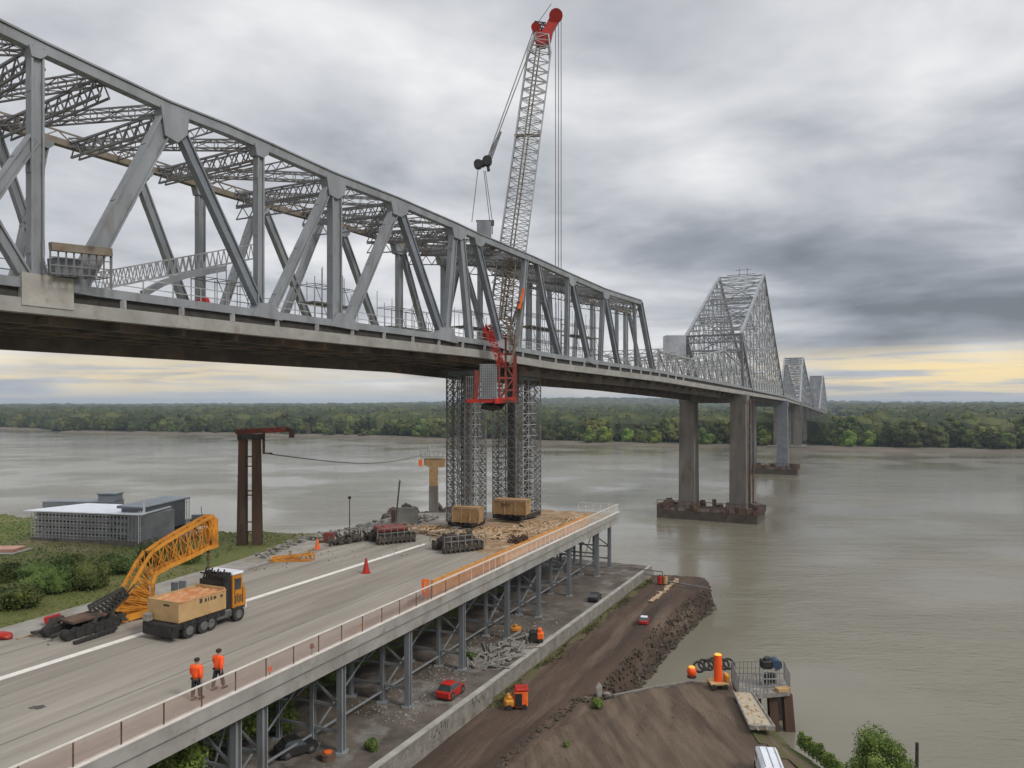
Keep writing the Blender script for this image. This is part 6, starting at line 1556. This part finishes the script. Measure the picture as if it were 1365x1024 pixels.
# far shore trees: 7 shapes, then copies
protos = []
for i in range(7):
    Hh = [13,16,11,14,9,17,12][i]; R_ = [6.2,6.5,6.8,5.2,5.5,6.0,7.5][i]
    lb = lobes_for(R_, Hh, 11, 40+i, .12)
    v, f = leafcloud(lb, 900, 1.15, 90+i)
    q = core(lb, .86, 7*i, 2); q.cyl((0,0,-1),(0,0,Hh*.5),.35,.2,n=6)
    b = len(q.v); vs = list(q.v)+[tuple(x) for x in v.tolist()]; fs = list(q.f)+[tuple(x) for x in (f+b).tolist()]
    me = bpy.data.meshes.new('shore_tree'); me.from_pydata(vs,[],fs); me.materials.append(M['leaffar']); me.update(); protos.append(me)
M['leafpale'] = mat('leafpale', (.17,.25,.04), (.11,.17,.028), 1.5, .75, c3=(.23,.29,.06), s3=1.2, t3=(.5,.65))  # leafb made lighter to stand in for light missing under the deck
M['leafbright'] = mat('leafbright', (.13,.19,.022), (.08,.12,.018), .15, .9, rnd=.2)
shade = ['dark green','deep green','olive green','yellowish green','grey-green','mid green','brownish green']
forms = ['tall rounded tree','broad domed tree','low spreading tree','narrow upright tree','small bushy tree','high-crowned tree','wide lumpy tree']
r = random.Random(21); n_tree = 0
xs_ = []
px = -40
while px < 1405:
    row = 0
    for row in range(2):
        pxx = px + r.uniform(-6,6) + row*5
        X = None
        # intersect column ray with the shore curve
        u = U(pxx); Yc = 300.0
        for _ in range(60):
            if Yc < yshore(u*Yc): Yc += 12
            else: break
        Yc += 9 + row*17 + r.uniform(-3,8)
        if 1042 < pxx < 1112 and row == 0 : continue
        if 1050 < pxx < 1100: continue
        k = r.randrange(7); o = bpy.data.objects.new('shore_tree', protos[k]); link(o)
        x = u*Yc; zf_ = float(farz(np.array([x]), np.array([Yc]))[0])
        s_ = r.uniform(.75,1.2)*(1.0 if row else .8)
        o.location = (x, Yc, zf_-1.2); o.rotation_euler = (0,0,r.uniform(0,6.28)); o.scale = (s_*r.uniform(.9,1.2), s_*r.uniform(.9,1.2), s_*r.uniform(.85,1.1))
        where = 'across open water at far left' if pxx < 130 else 'across the river above the shed roof' if pxx < 250 else 'behind the brown column pier' if pxx < 400 else \
            'between brown pier and lattice towers' if pxx < 600 else 'just right of the lattice towers' if pxx < 760 else 'left of the first river pier' if pxx < 895 else \
            'between the bridge legs' if pxx < 1060 else 'just right of the bridge end' if pxx < 1190 else 'on the far shore at far right'
        lab = ('front row ' if row == 0 else 'back row ') + forms[k] + ' ' + where; grp = 'far shore trees, ' + lab
        tag(o, lab, 'tree', grp); n_tree += 1
    px += 10.5
# a few bright ones
for pxx, s_ in ((788,.8),(808,.85),(1020,.8),(1078+55,.8),(1160,.75),(875,.7),(838,.75)):
    k = 4; me2 = protos[4].copy(); me2.materials.clear(); me2.materials.append(M['leafbright'])
    u = U(pxx); Yc = 300.0
    for _ in range(60):
        if Yc < yshore(u*Yc): Yc += 12
        else: break
    Yc += 8; o = link(bpy.data.objects.new('bright_tree', me2)); x = u*Yc
    o.location = (x,Yc,float(farz(np.array([x]),np.array([Yc]))[0])-.8); o.scale = (s_*1.4,s_*1.4,s_*1.35)
    lbl = {788:'vivid green bush-like tree at the waterline midway between the towers and the first river pier',808:'vivid green tree directly right of its similar neighbour across the river',1020:'vivid green tree framed between the first and second bridge piers',1133:'vivid green tree on the shore just right of the bridge end',1160:'vivid green low tree a little farther right of the bridge end',875:'vivid green low tree just left of the first river pier legs',838:'vivid green low tree left of the first river pier, set alone'}[pxx]
    tag(o, lbl, 'tree')
# forest behind: one mass
icov, icof = None, None
q = MB().lump((0,0,0),1,5,.22,1); icov = np.array(q.v); icof = np.array(q.f)
rn = np.random.default_rng(3); VS=[]; FS=[]; base=0
N_F = 8500; cnt = 0
dd_ = rn.random(N_F)**2.1; 
for i in range(N_F):
    d0 = 38 + dd_[i]*3200
    u = rn.uniform(-.80,.80); Yc = 330.0
    ys_ = yshore(u*500)
    for _ in range(3): ys_ = yshore(u*ys_)
    Yc = ys_ + d0; x = u*Yc
    bx = np.interp(Yc, plan[:,0], plan[:,1])
    if -22 < x-bx < 14: continue
    if Yc < 900 and 12 < x-bx < 45 and Yc > 450: continue
    gapn = fnoise(np.array([x]), np.array([Yc]), .006, 17)[0]
    if gapn > .62 and d0 > 400: continue
    z = float(farz(np.array([x]),np.array([Yc]))[0]); s_ = rn.uniform(5,9.5)*(1+d0/2600)
    hgt = rn.uniform(.8,1.2)*min(s_,9)
    v = icov*np.array([s_,s_,hgt])*(1+rn.normal(size=(len(icov),1))*.08) + np.array([x,Yc,z+hgt*.75])
    VS.append(v); FS.append(icof+base); base += len(icov)
# leaf flakes over the nearer masses
o = fast_mesh('forest', np.concatenate(VS), np.concatenate(FS), 'leaffar2'); tag(o, 'continuous dark green woodland stretching back from the far shore to the hazy hills', 'forest', kind='stuff')
VS=np.concatenate(VS); sel = VS[(VS[:,1]<1000)]; kk = rn.choice(len(sel), min(len(sel),30000), replace=False); c_ = sel[kk]
lv, lf = [], []
t = rn.normal(size=(len(c_),3)); t /= np.linalg.norm(t,axis=1)[:,None]; b = np.cross(t, rn.normal(size=(len(c_),3))); b /= np.linalg.norm(b,axis=1)[:,None]
s_ = (.55+c_[:,1:2]/1400); v = np.stack([c_-t*s_, c_+b*s_*.7, c_+t*s_, c_-b*s_*.7],1).reshape(-1,3)+np.array([0,-.5,.6])
o = fast_mesh('forest_foliage', v, np.arange(4*len(c_)).reshape(-1,4), 'leaffar2'); tag(o, 'ragged leafy outline of the woodland crowns beyond the shore trees', 'foliage', kind='stuff')
# small far buildings
def farhouse(px, py, Y, w, h, label, wall='pink', roof='rust'):
    c = P(px,py,Y); o = thing('far_house', label, 'house', c); q = MB(); q.box((c.x-w/2,c.y-w*.3,c.z-2),(c.x+w/2,c.y+w*.3,c.z+h)); q.build('wall', wall, o)
    q = MB(); q.add([(c.x-w*.55,c.y-w*.35,c.z+h),(c.x+w*.55,c.y-w*.35,c.z+h),(c.x+w*.55,c.y+w*.35,c.z+h),(c.x-w*.55,c.y+w*.35,c.z+h),(c.x-w*.5,c.y,c.z+h*1.6),(c.x+w*.5,c.y,c.z+h*1.6)], [(3,2,1,0),(0,1,5,4),(2,3,4,5),(0,4,3),(1,2,5)]); q.build('roof', roof, o)
    q = MB()
    for i in (-.3,0,.3): q.box((c.x+i*w-w*.06,c.y-w*.305,c.z+h*.3),(c.x+i*w+w*.06,c.y-w*.3,c.z+h*.7))
    q.build('window','dark',o)
farhouse(1136,569,620,14,5,'salmon pink house in the clearing at the far end of the bridge','pink','pink')
farhouse(1128,564,680,9,4,'small white house beside the salmon pink one past the bridge end','fwhite','rust')
farhouse(1183,576,480,9,3,'low rust-roofed house among the shore trees right of the bridge','rust','pink')
farhouse(78,549,1700,26,5,'small white far house on the wooded skyline at the left','fwhite','fwhite')
farhouse(1355,545,2200,40,8,'pale long far building on the skyline at the right edge','fwhite','fwhite')
farhouse(868,541,2900,60,8,'pale buildings cluster on the ridge left of the first river pier','fwhite','pink')
# near tree lower right
def rand_tree(loc, H, R_, n, size, label, seed, m='leafb', name='tree', th=.12):
    o = thing(name, label, 'tree', loc)
    lb = lobes_for(R_, H, 16, seed, .18)
    cloudobj('crown', lb, n, size, seed, m, o, .62)
    q = MB(); q.cyl((0,0,-.3),(0,0,H*.6), th, th*.4, n=8)
    rr = random.Random(seed)
    for l in lb[1:9]: q.cyl((0,0,H*.25),(l[0],l[1],l[2]), th*.4, th*.12, n=5)
    q.build('trunk','bark',o,world=False); return o
c = P(1176, 1082, 43); rand_tree((c.x,c.y,c.z), 4.2, 2.3, 15000, .13, 'bushy bright green tree at the lower right corner in front of the river', 61)
# ground under that tree: bank of the yard
rr = random.Random(50)
for i in range(11):
    t = i/10; px_, py_ = 1068+52*t, 998+40*t; p = G(px_, py_, TZ-.15)
    o = thing('edge_shrub', ['first','second','third','fourth','fifth','sixth','seventh','eighth','ninth','tenth','last'][i]+' small upright shrub of the yard edge row, counting from the jetty', 'shrub', p, group='row of small upright shrubs at the yard edge')
    h = rr.uniform(.9,1.3); lb = [(0,0,h*.3,.28),(0,0,h*.55,.24),(.02,0,h*.8,.15)]
    cloudobj('foliage', lb, 500, .10, 70+i, 'leafb', o, .6); q=MB(); q.cyl((0,0,-.1),(0,0,h*.6),.03,n=5); q.build('stem','bark',o,world=False)
# grass verge at yard right edge
q = MB(); e_ = [G(1010,955,TZ),G(1045,992,TZ),G(1075,1012,TZ),G(1130,1050,TZ),G(1230,1110,TZ)]
for a,b in zip(e_[:-1],e_[1:]): q.add([a+V((-1.1,-.1,.10)), b+V((-1.5,-.1,.10)), b+V((.5,.2,-.25)), a+V((.4,.2,-.25))],[(0,1,2,3)])
tag(q.build('grass_verge','mossy'), 'green grass verge along the river side of the lower yard', 'grass', kind='stuff')
def shrub(px, py, z, R_, H, n, size, label, seed, m='leaf', base=None):
    p = base if base is not None else G(px,py,z); o = thing('shrub', label, 'shrub', p)
    lb = lobes_for(R_, H, 9, seed, .1); lb = [(a,b,min(c,H*.8),d) for a,b,c,d in lb]
    cloudobj('foliage', lb, n, size, seed, m, o, .72); return o
shrub(497,999,PZ,.55,.5,900,.11,'low green tuft on the concrete by the low wall at the bottom',81)
shrub(626,878,PZ,.55,.4,700,.11,'low olive tuft at the foot of a deck post beyond the red car',82)
shrub(795,942,TZ,.6,.45,900,.11,'low bright weed clump at the corner of the lower yard',83,'leafb')
shrub(755,995,TZ,.3,.3,300,.09,'tiny weed tuft on the stone ridge left of the lower yard',84,'leafb')
for i,(px_,py_,R_,H) in enumerate(((60,790,2.6,1.7),(115,785,2.3,1.7),(20,812,1.8,1.3),(150,765,1.6,1.2),(205,752,2.2,1.5),(245,750,1.6,1.2),(10,775,1.5,1.0),(90,762,1.8,1.0))):
    shrub(px_,py_,gl,R_,H,3200,.16,['broad dark green bush on the grass bank, left of the yellow crane','second broad bush directly right of the widest bush on the grass bank','low bush at the left edge close to the road shoulder','small bush on the grass between the broad bushes and the yellow arm','bush on the grass right behind the bend of the yellow arm','bush under the upper yellow arm on the grass bank','small bush at the far left of the grass below the shed','flat pale bush on the grass below the white-roofed shed'][i],100+i)
# bushes under the deck, leaf colour raised in place of light there
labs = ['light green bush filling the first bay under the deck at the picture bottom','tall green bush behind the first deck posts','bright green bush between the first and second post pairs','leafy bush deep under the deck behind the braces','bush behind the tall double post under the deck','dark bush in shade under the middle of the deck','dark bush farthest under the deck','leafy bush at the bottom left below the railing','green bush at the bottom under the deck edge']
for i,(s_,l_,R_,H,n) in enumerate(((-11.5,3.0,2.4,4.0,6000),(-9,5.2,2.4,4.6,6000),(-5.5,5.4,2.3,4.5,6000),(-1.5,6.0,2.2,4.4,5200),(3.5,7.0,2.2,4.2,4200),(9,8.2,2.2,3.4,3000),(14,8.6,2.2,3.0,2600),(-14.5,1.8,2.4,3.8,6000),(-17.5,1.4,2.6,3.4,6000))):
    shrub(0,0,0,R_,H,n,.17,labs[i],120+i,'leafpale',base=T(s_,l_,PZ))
# grass tufts scattered on the bank
rn = np.random.default_rng(12); n = 40000
gx = rn.uniform(-70,-14,n); gy = rn.uniform(38,92,n); d1 = sdist(gpoly,gx,gy); d2_ = sdist(deckpoly,gx,gy); k = (d1>.6)&(d2_<-.8)&(fnoise(gx,gy,.09,22)>-.25); gx,gy=gx[k],gy[k]; gz = grassz(gx,gy)
c_ = np.stack([gx,gy,gz],1); n=len(c_); an = rn.uniform(0,6.28,n); w_ = rn.uniform(.03,.08,n); h_ = rn.uniform(.04,.13,n)
t = np.stack([np.cos(an)*w_,np.sin(an)*w_,0*w_],1); up = np.stack([rn.normal(size=n)*.06,rn.normal(size=n)*.06,h_],1)
v = np.stack([c_-t,c_+t,c_+up+t*.4,c_+up-t*.4],1).reshape(-1,3); M['grassblade'] = mat('grassblade', (.105,.145,.028), (.155,.155,.05), .18, .9)
o = fast_mesh('long_grass', v, np.arange(4*n).reshape(-1,4), 'grassblade'); tag(o,'rough tufts of long grass covering the left bank','grass',kind='stuff')
# ================================================================== HAZE
HAZE = 0.00017
if HAZE:
    hz = MB(); hz.box((-7000,-80,-28),(7000,10000,60)); ho = hz.build('haze', M['dark']); ho['kind'] = 'stuff'
    ho['label'] = 'thin pale blue river haze over the far shore'; ho['category'] = 'haze'
    hm = bpy.data.materials.new('haze'); hm.use_nodes = True; t = hm.node_tree
    for n_ in list(t.nodes):
        if n_.type == 'BSDF_PRINCIPLED': t.nodes.remove(n_)
    pv = t.nodes.new('ShaderNodeVolumePrincipled'); pv.inputs['Color'].default_value = (.72,.82,.95,1); pv.inputs['Density'].default_value = HAZE; pv.inputs['Anisotropy'].default_value = .2
    out = [n_ for n_ in t.nodes if n_.type == 'OUTPUT_MATERIAL'][0]; t.links.new(pv.outputs[0], out.inputs['Volume'])
    ho.data.materials.clear(); ho.data.materials.append(hm)
print('objects', len(bpy.data.objects), 'trees', n_tree)
